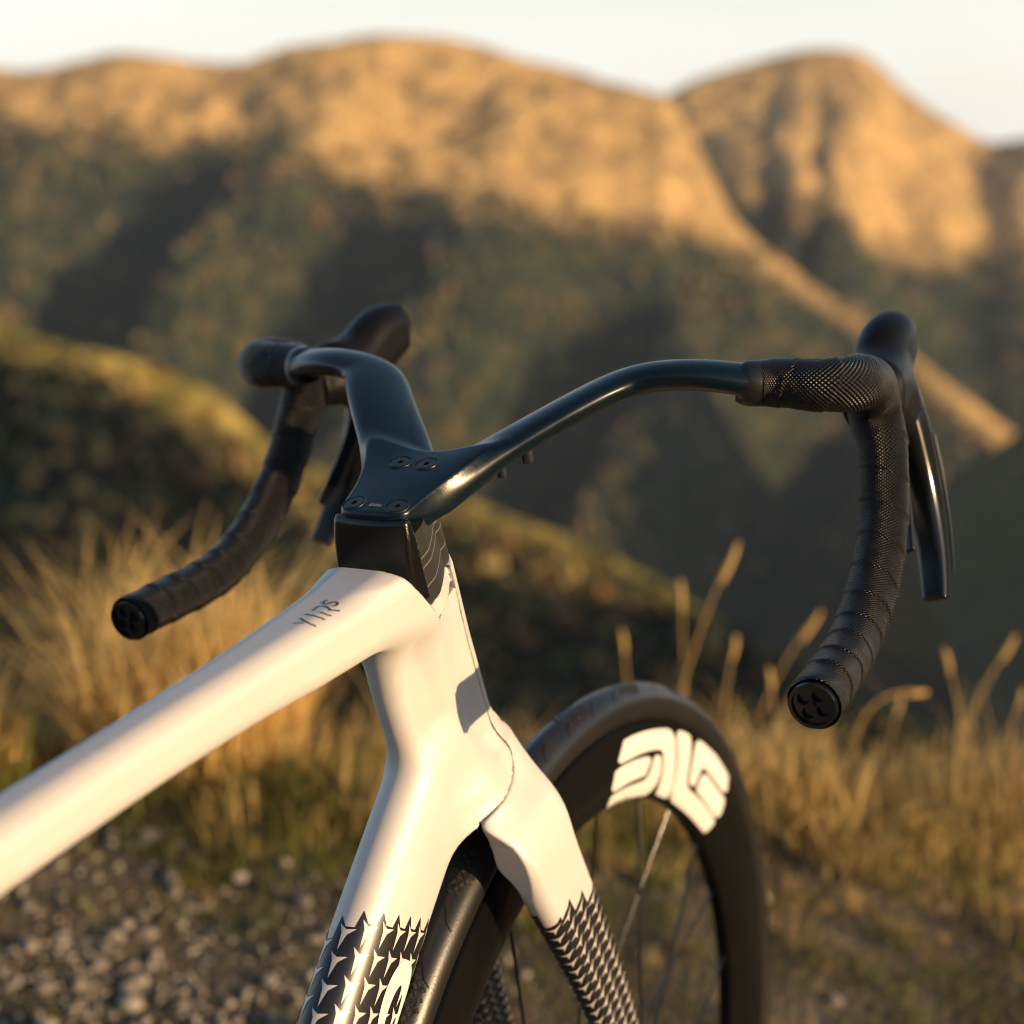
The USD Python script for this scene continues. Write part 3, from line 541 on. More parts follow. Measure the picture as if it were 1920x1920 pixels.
def fork(X):
    X = np.stack([X[:, 0], -np.abs(X[:, 1]), X[:, 2]], 1); d, u, y, s = front(X)
    d = smax(d, fork_side(X, u, s) + .0004, .0006)
    collar = np.maximum(np.maximum(plan_stack(u, y, .0004), -.1900 - X[:, 0]), np.maximum(s - .521, .5108 - s)); d = np.minimum(d, collar)
    return smax(smax(d, -arch(X), .006), -np.maximum(np.maximum(s - .3730 + .25 * np.maximum(u - .004, 0), np.abs(X[:, 1]) - .0225), u - .030), .010)
V, T, N = surface(fork, (-.21, -.066, .32), (.03, .066, .89), .0016)
fk = obj('fork', (V, T), M['pearl'], bike, normals=N)

# spacers, black cover behind them
def stack_slab(s0, s1, grow=0.0):
    """A crisp plate with the teardrop plan, between two heights on the steering axis; its back stands upright against the cover."""
    a = np.linspace(0, 1, 30); w = lambda q: .0235 + grow - .30 * max(q - .020, 0) - 4.0 * max(q - .020, 0) ** 2
    uc = np.linspace(-.004, .0475, 28); nose = [(.046 + (.0142 + grow) * math.cos(t), -(.0142 + grow) * math.sin(t)) for t in np.linspace(1.35, -1.35, 21)]
    body = Polygon([(q, -w(q)) for q in uc] + [(q, w(q)) for q in uc[::-1]]); p = unary_union([body, Polygon(nose), Point(.046, 0).buffer(.0142 + grow, quad_segs=14)]).buffer(0)
    sm = (s0 + s1) / 2; cut = (-.1935 - (O_US + sm * AX)[0]) / NN[0]; p = p.intersection(sbox(cut, -1, 1, 1)).simplify(.00008)
    m_ = trimesh.creation.extrude_polygon(p, s1 - s0, engine='earcut'); v = np.asarray(m_.vertices); return US(v[:, 0], v[:, 1], s0 + v[:, 2]), np.asarray(m_.faces)[:, ::-1]
for s0, s1 in ((.5214, .5325), (.5325, .5440), (.5440, .5498), (.5498, .566)):
    obj('spacer', stack_slab(s0 + .0003, s1 - .0003), M['matte'], bike, smooth=30)
for s0 in (.5325, .5440, .5498):
    obj('spacer_edge', stack_slab(s0 - .00045, s0 + .00045, .00012), M['line'], bike, smooth=30)
def cover(X):
    u, y, s = to_us(X); ay = np.abs(y); z = X[:, 2]
    w = .0238 - .0016 * np.clip((z - .872) / .015, 0, 1)
    back = (-.2040 - .0016 * np.clip(1 - ((z - .868) / .022) ** 2, 0, 1) + 6.0 * ay ** 2 * .8) - X[:, 0]
    d = smax(smax(ay - w, back, .0035), X[:, 0] + .1895 + .25 * (z - .85), .0006)
    return smax(smax(d, s - .5752, .0022), .835 - z, .001)
sdf_part('headset_cover', cover, (-.225, -.03, .83), (-.18, .03, .92), .0011, M['flake'], bike)

# handlebar: stem plate and two gull-wing arms in one piece
UPV = np.array([-.22, 0, .975])
PLATE = .5785
ARM = Tube([(-.188, -.003, .868), (-.1479, -.0125, .8850), (-.1152, -.0345, .899), (-.0735, -.0685, .9175), (-.0525, -.0885, .9250), (-.0455, -.113, .9280), (-.036, -.137, .9255), (-.0262, -.160, .9200)],
           [.0115, .0195, .0214, .0206, .0184, .0176, .0162, .0120], [.0060, .0084, .0088, .0088, .0087, .0087, .0089, .0095], [.0050, .0066, .0066, .0066, .0068, .0072, .0078, .0092], up=UPV, power='ellipse', roll=[.0, .18, .36, .42, .36, .36, .25, .1])
def bar(X):
    u, y, s = to_us(X); ay = np.sqrt(y * y + 1e-8)
    arm = smin(ARM(X), ARM(X * [1, -1, 1]), .012)
    top = s - (.5775 - .105 * np.clip(u - .018, -.03, .1)); wid = .0205 + .10 * np.maximum(u - .01, 0) + 2.2 * np.maximum(u - .035, 0) ** 2
    taper = .0035 * np.clip((.5785 - s) / .02, 0, 1)
    plate = smax(smax(ay - wid + taper, np.maximum(-.2012 - X[:, 0] - .5 * np.maximum(.5735 - s, 0), u - .074), .010), smax(top, .5752 - .0105 * np.clip((u - .008) / .038, 0, 1) - s, .002), .0022)
    crotch = np.hypot(np.maximum(u - .1015, -.0) , ay) * 0 + 1
    d = smin(arm, plate, .020)
    return d
V, T, N = surface(bar, (-.235, -.168, .84), (-.005, .168, .955), .0014)
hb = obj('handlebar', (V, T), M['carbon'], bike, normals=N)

def on_plate(u, y, lift=.0004):
    P = US(u, y, np.full(np.shape(u), .6)); X = march(bar, P, np.broadcast_to(-AX, P.shape), lift); return X
for k, (px, py) in enumerate(((-.1941, .0134), (-.1941, -.0134), (-.1522, .0083), (-.1522, -.0083))):
    b = np.array([px, py, .888 + .229 * (px + .194)]); u = (b - O_US) @ NN
    c = on_plate(np.array([u]), np.array([py]), 0.0)[0]; n = sgrad(bar, c[None])[0]; Bz = basis(n, FWD)
    prof = [(.0017, -.0022), (.0017, .0002), (.0019, .0004), (.0052, .0004), (.0055, .0001), (.00555, -.0016), (.0062, -.0016), (.00625, .0002), (.0067, .00035), (.0070, -.0012)]
    v, f = lathe(prof, 40); c = c + n * .0001; bolt = obj('stem_bolt', (v @ Bz.T + c, f), M['steel'] if k != 1 else M['steel'], bike, smooth=35)
    hx = trimesh.creation.cylinder(radius=.0022, height=.0006, sections=6); obj('hex_socket', (np.asarray(hx.vertices) @ Bz.T + c - n * .0016 + n * .0014, hx.faces), M['slot'], bolt)
tm = meshkit.text_mesh('6Nm', .0026, .0001); v = np.asarray(tm.vertices); v = v - v.mean(0)
def torque(v):
    X = on_plate(.0165 + v[:, 1], -v[:, 0], .0003); return X
tv, tf = np.asarray(tm.vertices) - np.asarray(tm.vertices).mean(0), np.asarray(tm.faces)
X = torque(tv) + AX * (tv[:, 2:3] + .0002); obj('torque_lettering', (X, tf), M['lettergrey'], hb)
# small bolts under the right arm (computer mount)
for q, r in (((-.120, -.036, .889), .0028), ((-.107, -.046, .8945), .0034)):
    cyl = trimesh.creation.cylinder(radius=r, height=.009, sections=20); v = np.asarray(cyl.vertices) @ basis(UPV).T + q; obj('mount_screw', (v, np.asarray(cyl.faces)), M['steel'], bike, smooth=40)

# tape, plugs, hoods, levers: the right side is built, the left is its mirror image
TAPE = np.array([(-.0285, -.1560, .9206), (-.0245, -.1720, .9202), (-.0205, -.1890, .9192), (-.0075, -.2010, .9172), (.0140, -.2020, .9135), (.0310, -.2015, .9045), (.0385, -.2010, .8910), (.0350, -.2058, .8740), (.0260, -.2095, .8520), (.0110, -.2130, .8290), (-.0140, -.2155, .8065), (-.0570, -.2175, .7872), (-.1020, -.2205, .7835), (-.1471, -.2222, .7830)])
TRAD = [.0128, .0140, .0150, .0158, .0160, .0160, .0158, .0150, .0145, .0145, .0146, .0146, .0146, .0143]
def tape_mesh():
    L = np.r_[0, np.cumsum(np.linalg.norm(np.diff(TAPE, axis=0), axis=1))]; n, sides = 720, 80
    sa = np.linspace(0, L[-1], n); c = CubicSpline(L, TAPE)(sa); r = PchipInterpolator(L, TRAD)(sa)
    Tn = np.gradient(c, axis=0); Tn /= np.linalg.norm(Tn, axis=1)[:, None]
    U = np.zeros_like(c); a = np.array([0, 0, 1.0]); 
    for i in range(n):
        a = a - Tn[i] * (a @ Tn[i]); a /= np.linalg.norm(a); U[i] = a
    Vv = np.cross(Tn, U); th = np.linspace(0, 2 * np.pi, sides + 1)
    S, TH = np.meshgrid(sa, th, indexing='ij'); ph = S / .0225 + TH / (2 * np.pi) + .25 * (meshkit.noise(np.stack([S * 40, np.cos(TH), np.sin(TH)], -1), 3) - .5)
    fr_ = ph - np.floor(ph); saw = np.where(fr_ < .93, fr_ / .93, (1 - fr_) / .07)
    p3 = c[:, None] + np.cos(TH)[..., None] * U[:, None] * .015 + np.sin(TH)[..., None] * Vv[:, None] * .015
    wr = meshkit.fbm(p3 * 90, 3, 8) - .5; w2 = meshkit.fbm(p3 * 300, 2, 4) - .5
    fade = np.clip(np.minimum(S / .012, 1), 0, 1)
    rr = r[:, None] + fade * (.0008 * saw - .0004) + .0011 * wr * fade + .0003 * w2
    v = c[:, None] + rr[..., None] * (np.cos(TH)[..., None] * U[:, None] + np.sin(TH)[..., None] * Vv[:, None])
    k = sides + 1; i, j = np.meshgrid(np.arange(n - 1), np.arange(sides), indexing='ij')
    q = np.stack([i * k + j, i * k + j + 1, (i + 1) * k + j + 1, (i + 1) * k + j], -1).reshape(-1, 4)
    du = np.gradient(v, axis=0); dv = np.gradient(v, axis=1); dv[:, 0] = dv[:, -1] = v[:, 1] - v[:, -2]
    nn = np.cross(du, dv).reshape(-1, 3); nn /= np.linalg.norm(nn, axis=1)[:, None]; out = (v - c[:, None]).reshape(-1, 3)
    sgn = np.sign((nn * out).sum(1).mean()); nn *= sgn
    f = np.vstack([q[:, [0, 1, 2]], q[:, [0, 2, 3]]]); v = v.reshape(-1, 3)
    if sgn < 0: f = f[:, ::-1]
    fnn = np.cross(v[f[:, 1]] - v[f[:, 0]], v[f[:, 2]] - v[f[:, 0]]); f = f if (fnn * nn[f[:, 0]]).sum() > 0 else f[:, ::-1]
    return v, f, nn, np.stack([S, TH * .0146], -1).reshape(-1, 2), c, Tn
tv, tf, tn, tuv, tc_, tT = tape_mesh()
obj('bar_tape', (tv, tf), M['tape'], bike, normals=tn, uv=tuv)
a, b, c3 = flipy(tv, tf, tn); obj('bar_tape', (a, b), M['tape'], bike, normals=c3, uv=tuv)
def both(name, V, F, mt, smooth=35, parent=bike, N=None):
    p1 = obj(name, (V, F), mt, parent, smooth=smooth, normals=N)
    r = flipy(np.asarray(V), np.asarray(F), N); p2 = obj(name, (r[0], r[1]), mt, parent, smooth=smooth, normals=r[2] if N is not None else None); return p1, p2
# finishing tape where the bar tape starts
q = CubicSpline(np.arange(5), np.array([(-.0345, -.1445, .9222), (-.0300, -.1525, .9210), (-.0255, -.1580, .9204), (-.0238, -.1635, .9203), (-.0222, -.169, .9201)]))(np.linspace(0, 4, 9))
v, f = sweep(q, [.0105, .0128, .0131, .0131, .0132, .01385, .0139, .0141, .0143], 48, n=60, cap=False); both('finishing_tape', v, f, M['elastic'], 40)
# bar end plug: rim, dished face, four petal-shaped holes around a small boss
import manifold3d as m3
pl = m3.Manifold.cylinder(.006, .0127, .0134, 64) - m3.Manifold.cylinder(.004, .0110, .0110, 64).translate([0, 0, -.0022])
pl = pl + m3.Manifold.cylinder(.0012, .0112, .0112, 48).translate([0, 0, .0018])
for k in range(4):
    pl = pl - m3.Manifold.cylinder(.004, .0034, .0034, 28).translate([.0058 * math.cos(k * math.pi / 2 + .5), .0058 * math.sin(k * math.pi / 2 + .5), .0])
pl = pl + m3.Manifold.cylinder(.0022, .0016, .0016, 20).translate([0, 0, .0006])
g = pl.to_mesh(); pv, pf = np.asarray(g.vert_properties)[:, :3], np.asarray(g.tri_verts)
Bz = basis(-tT[-1], (0, 0, 1)); both('bar_end_plug', pv @ Bz.T + tc_[-1] + tT[-1] * .0030, pf, M['gloss'], 35)
back = trimesh.creation.cylinder(radius=.0125, height=.002, sections=32); both('plug_core', np.asarray(back.vertices) @ Bz.T + tc_[-1] - tT[-1] * .0045, np.asarray(back.faces), M['slot'], 30)
# hood
HB = Tube([(.040, -.1965, .8930), (.060, -.1930, .8950), (.085, -.1885, .8995), (.112, -.1865, .9085), (.134, -.1850, .9120)], [.0145, .0162, .0168, .0168, .0155], [.0175, .0180, .0190, .0220, .0195], [.0140, .0150, .0155, .0158, .0150])
HL = Tube([(.060, -.1945, .895), (.095, -.1945, .880), (.118, -.1960, .858)], [.0150, .0150, .0125], [.018, .019, .014], [.012, .012, .010])
def hood(X): return smin(HB(X), HL(X), .016)
V, T, N = surface(hood, (.0, -.225, .83), (.17, -.155, .955), .0015); both('brake_hood', V, T, M['hood'], True, N=N)
LV = Tube([(.110, -.1985, .884), (.1105, -.2045, .855), (.106, -.2110, .825), (.0940, -.2190, .795), (.0735, -.2270, .7635)], [.0075, .0098, .0102, .0096, .0080], [.0130, .0125, .0095, .0062, .0034], [.006, .0080, .0070, .0050, .0030], up=(1, 0, .35))
V, T, N = surface(LV, (.05, -.245, .74), (.14, -.18, .90), .0012); lv = both('brake_lever', V, T, M['gloss'], True, N=N)
e1 = [(.1215, -.2140, .857), (.1160, -.2215, .828), (.1020, -.2295, .797), (.0880, -.2345, .779)]
v, f = sweep(e1, [.0008, .0011, .0011, .0008], 10, n=30); both('lever_edge', v, f, M['steel'], True)
PD = Tube([(.094, -.1935, .872), (.088, -.2000, .842), (.076, -.2070, .817), (.062, -.2140, .797)], [.0050, .0062, .0062, .0045], [.0040, .0028, .0024, .002], [.003, .0025, .0022, .0018], up=(1, 0, .35))
V, T, N = surface(PD, (.03, -.24, .76), (.12, -.18, .89), .0012); both('shift_paddle', V, T, M['gloss'], True, N=N)

# front wheel
wheel = thing('wheel', bike, loc=AXLE)
def torus_tyre(R=.3272, r=.0148, n=200, m_=40):
    a = np.linspace(0, 2 * np.pi, n, endpoint=False); b = np.linspace(-.80 * np.pi, .80 * np.pi, m_)
    A, Bb = np.meshgrid(a, b, indexing='ij'); rr = r + .0004 * np.cos(Bb) ** 20; rad = R + rr * np.cos(Bb); yy_ = rr * np.sin(Bb)
    v = np.stack([rad * np.cos(A), yy_, rad * np.sin(A)], -1).reshape(-1, 3); i, j = np.meshgrid(np.arange(n), np.arange(m_ - 1), indexing='ij')
    q = np.stack([i * m_ + j, i * m_ + j + 1, ((i + 1) % n) * m_ + j + 1, ((i + 1) % n) * m_ + j], -1).reshape(-1, 4)
    f = np.vstack([q[:, [0, 1, 2]], q[:, [0, 2, 3]]]); c = np.stack([R * np.cos(A), A * 0, R * np.sin(A)], -1).reshape(-1, 3)
    fn = np.cross(v[f[:, 1]] - v[f[:, 0]], v[f[:, 2]] - v[f[:, 0]]); 
    return v, f if (fn * (v - c)[f[:, 0]]).sum() > 0 else f[:, ::-1]
def y_lathe(prof, n=180):
    v, f = lathe([(r, y) for r, y in prof], n); v = np.stack([v[:, 0], v[:, 2], v[:, 1]], 1); return v, f[:, ::-1]
RIMP = np.array([(.3165, .0118), (.3160, .0134), (.3120, .0138), (.300, .0141), (.285, .0132), (.272, .0105), (.263, .0070), (.2594, .0040), (.2586, .0)])
RIMY = PchipInterpolator(RIMP[::-1, 0], RIMP[::-1, 1])
v, f = torus_tyre(); ty = obj('tyre', (v, f), M['tyre'], wheel, smooth=True)
rr = np.r_[np.linspace(.3165, .3120, 6), np.linspace(.311, .264, 30), np.linspace(.263, .2586, 8)]
prof = [(r, -RIMY(r)) for r in rr] + [(r, RIMY(r)) for r in rr[::-1][1:]] + [(.3165, -.0118)]
v, f = y_lathe(prof, 220); obj('rim', (v, f), M['rim'], wheel, smooth=40)
for k in range(24):
    a = 2 * np.pi * k / 24 + .085; side = 1 if k % 2 else -1; ah = a + (1 if (k // 2) % 2 else -1) * 1.15
    p0 = np.array([.262 * math.cos(a), side * .001, .262 * math.sin(a)]); p1 = np.array([.021 * math.cos(ah), side * .028, .021 * math.sin(ah)])
    v, f = sweep([p0, p1], .0011, 8, n=2); obj('spoke', (v, f), M['gloss'], wheel, smooth=True)
v, f = y_lathe([(.0, -.05), (.009, -.05), (.009, -.036), (.023, -.033), (.023, -.025), (.013, -.02), (.013, .02), (.023, .025), (.023, .033), (.009, .036), (.009, .05), (.0, .05)], 40); obj('hub', (v, f), M['rim'], wheel, smooth=30)
# patterned tread blocks round the tyre
def on_tyre(p, lift):                                # p: (angle along, arc across)
    R, r = .3272, .0148 + lift; b = p[:, 1] / .0148; a = p[:, 0] / .342
    X = np.stack([(R + r * np.cos(b)) * np.cos(a), r * np.sin(b), (R + r * np.cos(b)) * np.sin(a)], -1)
    Nn = np.stack([np.cos(b) * np.cos(a), np.sin(b), np.cos(b) * np.sin(a)], -1); return X, Nn
for k in range(26):
    s0 = 2 * math.pi * .342 * (k + .35) / 26; sh = []
    for i in range(-3, 4):
        for j in range(-4, 5):
            x, y = s0 + i * .0062 + (j % 2) * .0031, j * .0027
            if abs(i * .0062) + abs(y) * .8 < .019: sh.append(affinity.rotate(Point(x, y).buffer(.0021, quad_segs=1), 20))
    X, f, Nn = decal(MultiPolygon([q for q in sh]), lambda p: on_tyre(p, .00035), .006); obj('tread_patch', (X, f), M['tread'], wheel, normals=Nn)
for k in range(60):                                  # fine slanted sipes on the shoulders
    s0 = 2 * math.pi * .342 * k / 60
    sh = [LineString([(s0, sg * .0045), (s0 + .009, sg * .009), (s0 + .012, sg * .0135)]).buffer(.00035) for sg in (-1, 1)]
    X, f, Nn = decal(MultiPolygon(sh), lambda p: on_tyre(p, .0002), .006); obj('sipe', (X, f), M['slot'], wheel, normals=Nn)

# white rim lettering, three on the right side of the rim
PX_ = lambda pts: [(1120 + x * 260 / 1920, 1350 + y * 260 / 1920) for x, y in pts]
LOGO = [[(365, 280), (520, 200), (700, 145), (870, 120), (975, 120), (1030, 160), (1070, 250), (1082, 400), (1075, 600), (1060, 800), (1030, 950), (985, 1055), (945, 1085), (880, 1065), (800, 1030), (860, 880), (900, 730), (915, 580), (905, 440), (860, 405), (760, 415), (600, 465), (440, 545), (330, 600), (290, 590), (290, 550)],
        [(260, 700), (380, 615), (520, 555), (690, 505), (740, 530), (730, 590), (695, 690), (655, 775), (560, 810), (430, 870), (300, 950), (240, 990), (200, 985), (200, 940), (240, 740)],
        [(800, 490), (850, 485), (885, 520), (885, 650), (860, 780), (800, 910), (720, 1000), (650, 1045), (520, 1065), (400, 1105), (280, 1160), (150, 1240), (130, 1215), (165, 1110), (200, 1050), (300, 985), (430, 920), (560, 870), (650, 835), (700, 770), (745, 660), (770, 560)],
        [(1110, 155), (1160, 150), (1240, 185), (1280, 220), (1295, 320), (1290, 480), (1265, 650), (1240, 800), (1240, 900), (1260, 960), (1340, 1030), (1440, 1130), (1540, 1250), (1610, 1370), (1615, 1420), (1580, 1470), (1480, 1540), (1430, 1550), (1390, 1520), (1330, 1430), (1230, 1310), (1130, 1220), (1030, 1140), (1010, 1090), (1040, 950), (1075, 800), (1100, 600), (1110, 400), (1095, 250)],
        [(1400, 280), (1440, 300), (1530, 380), (1640, 490), (1740, 610), (1800, 690), (1810, 760), (1800, 900), (1790, 980), (1760, 1000), (1720, 980), (1640, 870), (1550, 750), (1490, 670), (1450, 660), (1430, 700), (1390, 800), (1345, 900), (1310, 920), (1270, 870), (1280, 760), (1310, 600), (1340, 430), (1365, 310)],
        [(1480, 745), (1520, 770), (1600, 880), (1690, 1000), (1755, 1090), (1750, 1160), (1720, 1260), (1690, 1325), (1650, 1345), (1610, 1320), (1530, 1200), (1440, 1080), (1375, 1000), (1370, 950), (1400, 870), (1440, 780)]]
def px_to_wheel(px):
    d = np.array([((x - 960) / FPX, (y - 960) / FPX, 1.0) for x, y in px]) @ RB; Y = np.full(len(d), -.0138)
    for _ in range(4):
        X = C_B + d * ((Y - C_B[1]) / d[:, 1])[:, None]; R = np.hypot(X[:, 0], X[:, 2] - .342); Y = -RIMY(np.clip(R, .2590, .3160))
    return np.arctan2(X[:, 2] - .342, X[:, 0]), R
lo_polys = []
for q in LOGO:
    a, R = px_to_wheel(PX_(q)); p = Polygon(np.stack([a * .29, R], 1)).buffer(0); lo_polys.append(p.buffer(-.0006).buffer(.0012).buffer(-.0006))
def on_rim(p, turn):
    a = p[:, 0] / .29 + turn; R = np.clip(p[:, 1], .2588, .316); Y = -(RIMY(R) + .0003); dY = (RIMY(R + 1e-4) - RIMY(R - 1e-4)) / 2e-4
    X = np.stack([R * np.cos(a), Y, R * np.sin(a)], -1); Nn = np.stack([-dY * np.cos(a), -np.ones(len(a)), -dY * np.sin(a)], -1); return X, Nn / np.linalg.norm(Nn, axis=1)[:, None]
for turn in (0, 2 * math.pi / 3, -2 * math.pi / 3):
    for p in lo_polys:
        X, f, Nn = decal(p, lambda q: on_rim(q, turn), .004); obj('rim_letter', (X, f), M['white'], wheel, normals=Nn)

# three-pointed star print on the down tube and the fork blades
def star(x, y, s, up=1, spin=0):
    pts = [(-.42, .50), (-.02, .26), (.50, .40), (.10, .0), (-.12, -.85), (-.20, .05)]
    p = affinity.scale(Polygon(pts), s, s * up, origin=(0, 0)); return affinity.translate(affinity.rotate(p, spin, origin=(0, 0)), x, y)
DAX = np.array([-.736, 0, -.677]); DAX /= np.linalg.norm(DAX); DNV = np.array([.677, 0, -.736]); D0 = np.array([-.212, 0, .674])
def arc_table(O, e0, e1, shape):
    """Angle round a section as a function of the arc length along its surface, from direction e0 towards e1."""
    th = np.linspace(-math.pi, math.pi, 361); D = np.outer(np.cos(th), e0) + np.outer(np.sin(th), e1); X = march(shape, O + D * .06, -D, 0, 60)
    L = np.r_[0, np.cumsum(np.linalg.norm(np.diff(X, axis=0), axis=1))]; L -= np.interp(0, th, L); return lambda a: np.interp(a, L, th)
DN_ARC = arc_table(D0 + DAX * .06, -DNV, np.array([0, -1., 0]), down)
def on_down(p, lift):
    """p = (arc round the tube from its rear ridge towards the right side, distance down the tube)."""
    a = DN_ARC(p[:, 0]); d0 = -DNV[None] * np.cos(a)[:, None] + np.array([0, -1., 0])[None] * np.sin(a)[:, None]
    X = D0 + DAX * p[:, 1:2] + d0 * .06; X = march(down, X, -d0, lift, 60); return X, sgrad(down, X)
pitch_v, pitch_u, TOP = .0152, .0112, .036
edge, stars = [], []
for i in range(-7, 8):
    x = (i + .2) * pitch_u; y0 = TOP + .006 + (.0068 if i % 2 else 0) - .0010 * i
    if i >= 1: y0 = TOP - .0032 * (i - 1) + .001
    for j in range(0, 7): stars.append(star(x, y0 + j * pitch_v + 0, .0106, -1))
    edge += [(x - .0054, y0 - .0098), (x - .0012, y0 - .0042), (x + .0040, y0 - .0050)]
xs = [e[0] for e in edge]; band = Polygon(edge + [(xs[-1], TOP + .14), (xs[0], TOP + .14)]).buffer(0)
X, f, Nn = decal(band, lambda p: on_down(p, .00022), .0028); obj('black_print', (X, f), M['blackprint'], fr, normals=Nn)
LX, LY = .0555, TOP + .028
ring_o = affinity.rotate(affinity.scale(Point(.0, 0).buffer(1, quad_segs=16), .0150, .0255), -4); ring_i = affinity.scale(Point(0, .004).buffer(1, quad_segs=16), .0060, .0160)
letter = affinity.translate(ring_o.difference(ring_i), LX, LY); hole = affinity.translate(ring_o, LX, LY)
allst = unary_union(stars).intersection(band)
X, f, Nn = decal(allst.difference(hole), lambda p: on_down(p, .00045), .0028); obj('star_print', (X, f), M['silverprint'], fr, normals=Nn)
X, f, Nn = decal(unary_union([letter, allst.intersection(affinity.translate(ring_i, LX, LY))]), lambda p: on_down(p, .0006), .003); obj('tube_letter', (X, f), M['white'], fr, normals=Nn)

FK_ARC = arc_table(US(.0325, -.0455, .26), np.array([0, -1., 0]), NN, LEG)
def on_fork(p, lift, side):
    """p = (arc round the blade from its outer face forwards, distance down the blade from the crown)."""
    s = .318 - p[:, 1]; k = np.interp(s, [.0, .10, .19, .26, .322, .36], [.045, .045, .041, .0325, .0240, .0235]); yc = np.interp(s, [.10, .19, .26, .322], [.0505, .048, .0455, .0425])
    a = FK_ARC(p[:, 0]); d0 = np.sin(a)[:, None] * NN[None] + np.cos(a)[:, None] * np.array([0, side * 1., 0])[None]
    X = US(k, side * yc, s) + d0 * .034; sh = lambda Q: LEG(np.stack([Q[:, 0], -np.abs(Q[:, 1]), Q[:, 2]], 1)) if lift < 0 else fork(Q); X = march(sh, X, -d0, lift, 60); return X, sgrad(sh, X)
fs, fe = [], []
FST = Polygon([(-.0100, .0004), (.0002, -.0012), (.0078, -.0051), (.0020, .0004), (-.0012, .0060), (-.0014, .0016)])
for i in range(-5, 6):
    x = i * .0122; v0 = -.00125 * i; y0 = v0 + math.ceil((.0330 + .0054 * i - v0) / .0089) * .0089
    for j in range(0, 20): fs.append(affinity.translate(affinity.scale(FST, .70, .72, origin=(0, 0)), x, y0 + j * .0089))
    fe += [(x - .0050, y0 - .0028), (x + .0030, y0 - .0048), (x + .0066, y0 - .0080), (x + .0066, y0 - .0040)]
fband = Polygon(fe + [(fe[-1][0], .2), (fe[0][0], .2)]).buffer(0); fst = unary_union(fs).intersection(fband)
for side in (-1, 1):
    X, f, Nn = decal(fband, lambda p: on_fork(p, .00022, side), .0022); obj('black_print', (X, f), M['blackprint'], fk, normals=Nn)
    X, f, Nn = decal(fst, lambda p: on_fork(p, .00045, side), .0022); obj('star_print', (X, f), M['silverprint'], fk, normals=Nn)

# model lettering on the top tube (traced strokes laid on the paint)
T1 = lambda pts: [(540 + x / 16, 1110 + y / 16) for x, y in pts]
STROKES = [[(145, 945), (330, 935), (490, 930)], [(390, 790), (560, 900), (640, 950), (840, 1030)], [(520, 700), (570, 675), (700, 700), (850, 740), (1000, 790), (1110, 840)],
           [(730, 570), (850, 490), (980, 430), (1080, 425), (1180, 460), (1250, 510), (1270, 545), (1210, 560)], [(1250, 545), (1400, 560), (1550, 570)], [(950, 615), (1060, 640), (1180, 690), (1300, 715)],
           [(1195, 250), (1100, 290), (1060, 340), (1130, 370), (1250, 350), (1380, 305), (1470, 315), (1500, 360), (1440, 410), (1340, 430)]]
def tt_hit(px):
    d = np.array([((x - 960) / FPX, (y - 960) / FPX, 1.0) for x, y in px]) @ RB; d /= np.linalg.norm(d, axis=1)[:, None]
    X = C_B + d * .70; return march(frame, X, d, .0, 60)
ink = []
for q in STROKES:
    P = tt_hit(T1(q)); L = np.r_[0, np.cumsum(np.linalg.norm(np.diff(P, axis=0), axis=1))]; c = PchipInterpolator(L, P)(np.linspace(0, L[-1], 14))
    n = sgrad(frame, c); t = np.gradient(c, axis=0); t /= np.linalg.norm(t, axis=1)[:, None]; w = np.cross(n, t) * .00052
    v = np.stack([c - w, c + w], 1).reshape(-1, 3) + np.repeat(n, 2, 0) * .0002
    k = np.arange(13) * 2; f = np.vstack([np.stack([k, k + 2, k + 1], 1), np.stack([k + 1, k + 2, k + 3], 1)]); nq = np.repeat(n, 2, 0)
    fn = np.cross(v[f[:, 1]] - v[f[:, 0]], v[f[:, 2]] - v[f[:, 0]]); f = f if (fn * nq[f[:, 0]]).sum() > 0 else f[:, ::-1]
    obj('model_lettering', (v, f), M['ink'], fr, normals=nq)

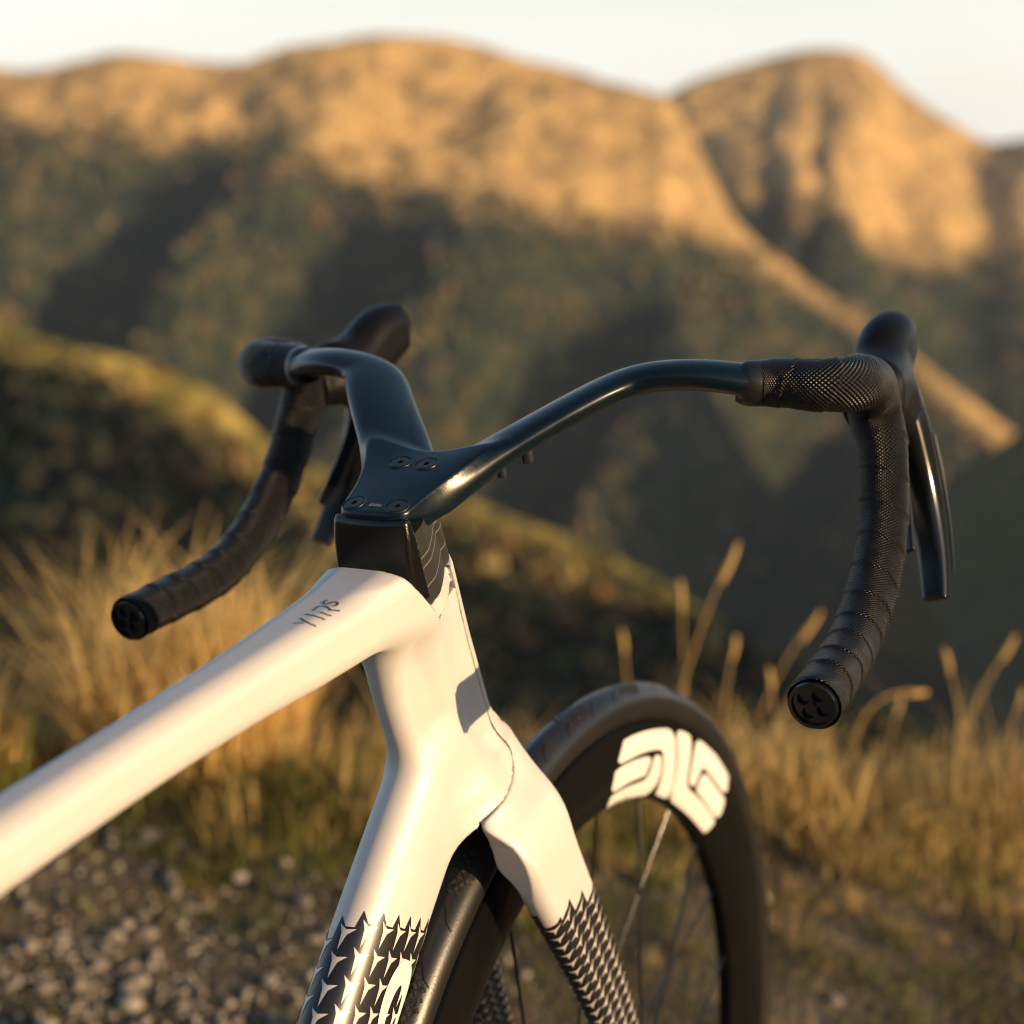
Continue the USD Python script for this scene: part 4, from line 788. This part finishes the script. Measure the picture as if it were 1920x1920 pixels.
# rear of the bicycle, behind the picture's left edge
r_w = UsdGeom.Xform.Define(stage, '/World/bicycle/' + numbered('/World/bicycle', 'wheel')); r_w.GetPrim().GetReferences().AddInternalReference(wheel.GetPath()); r_w.GetPrim().SetInstanceable(True)
r_w.AddTranslateOp(opSuffix='rear').Set(Gf.Vec3d(-.985, 0, .342)); r_w.SetXformOpOrder([r_w.GetPrim().GetAttribute('xformOp:translate:rear') and UsdGeom.XformOp(r_w.GetPrim().GetAttribute('xformOp:translate:rear'))])
for sd in (-1, 1):
    v, f = sweep([(-.585, sd * .014, .70), (-.78, sd * .030, .53), (-.985, sd * .062, .342)], [.010, .007, .008], 14, n=24); obj('seat_stay', (v, f), M['pearl'], bike, smooth=True)
    v, f = sweep([(-.60, sd * .030, .272), (-.76, sd * .045, .29), (-.985, sd * .062, .342)], [.015, .010, .009], 14, n=24); obj('chain_stay', (v, f), M['pearl'], bike, smooth=True)
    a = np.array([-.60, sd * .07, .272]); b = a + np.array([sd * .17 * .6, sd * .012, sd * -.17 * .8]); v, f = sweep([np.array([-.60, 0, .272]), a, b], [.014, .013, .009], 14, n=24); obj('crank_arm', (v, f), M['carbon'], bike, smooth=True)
    pb = trimesh.creation.box([.07, .055, .014]); obj('pedal', (np.asarray(pb.vertices) + b + [0, sd * .04, 0], pb.faces), M['matte'], bike)
v, f = y_lathe([(.030, -.052), (.098, -.052), (.100, -.050), (.098, -.048), (.030, -.048)], 80); obj('chainring', (v + [-.60, 0, .272], f), M['gloss'], bike, smooth=35)
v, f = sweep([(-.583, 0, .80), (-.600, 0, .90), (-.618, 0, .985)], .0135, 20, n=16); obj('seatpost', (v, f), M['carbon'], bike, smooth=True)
SD = [Tube([(-.745, 0, 1.010), (-.68, 0, 1.004), (-.60, 0, 1.004), (-.50, 0, .994)], [.066, .058, .028, .018], [.016, .015, .014, .012], [.016, .015, .014, .012])]
sdf_part('saddle', SD[0], (-.78, -.09, .96), (-.46, .09, 1.05), .004, M['matte'], bike)
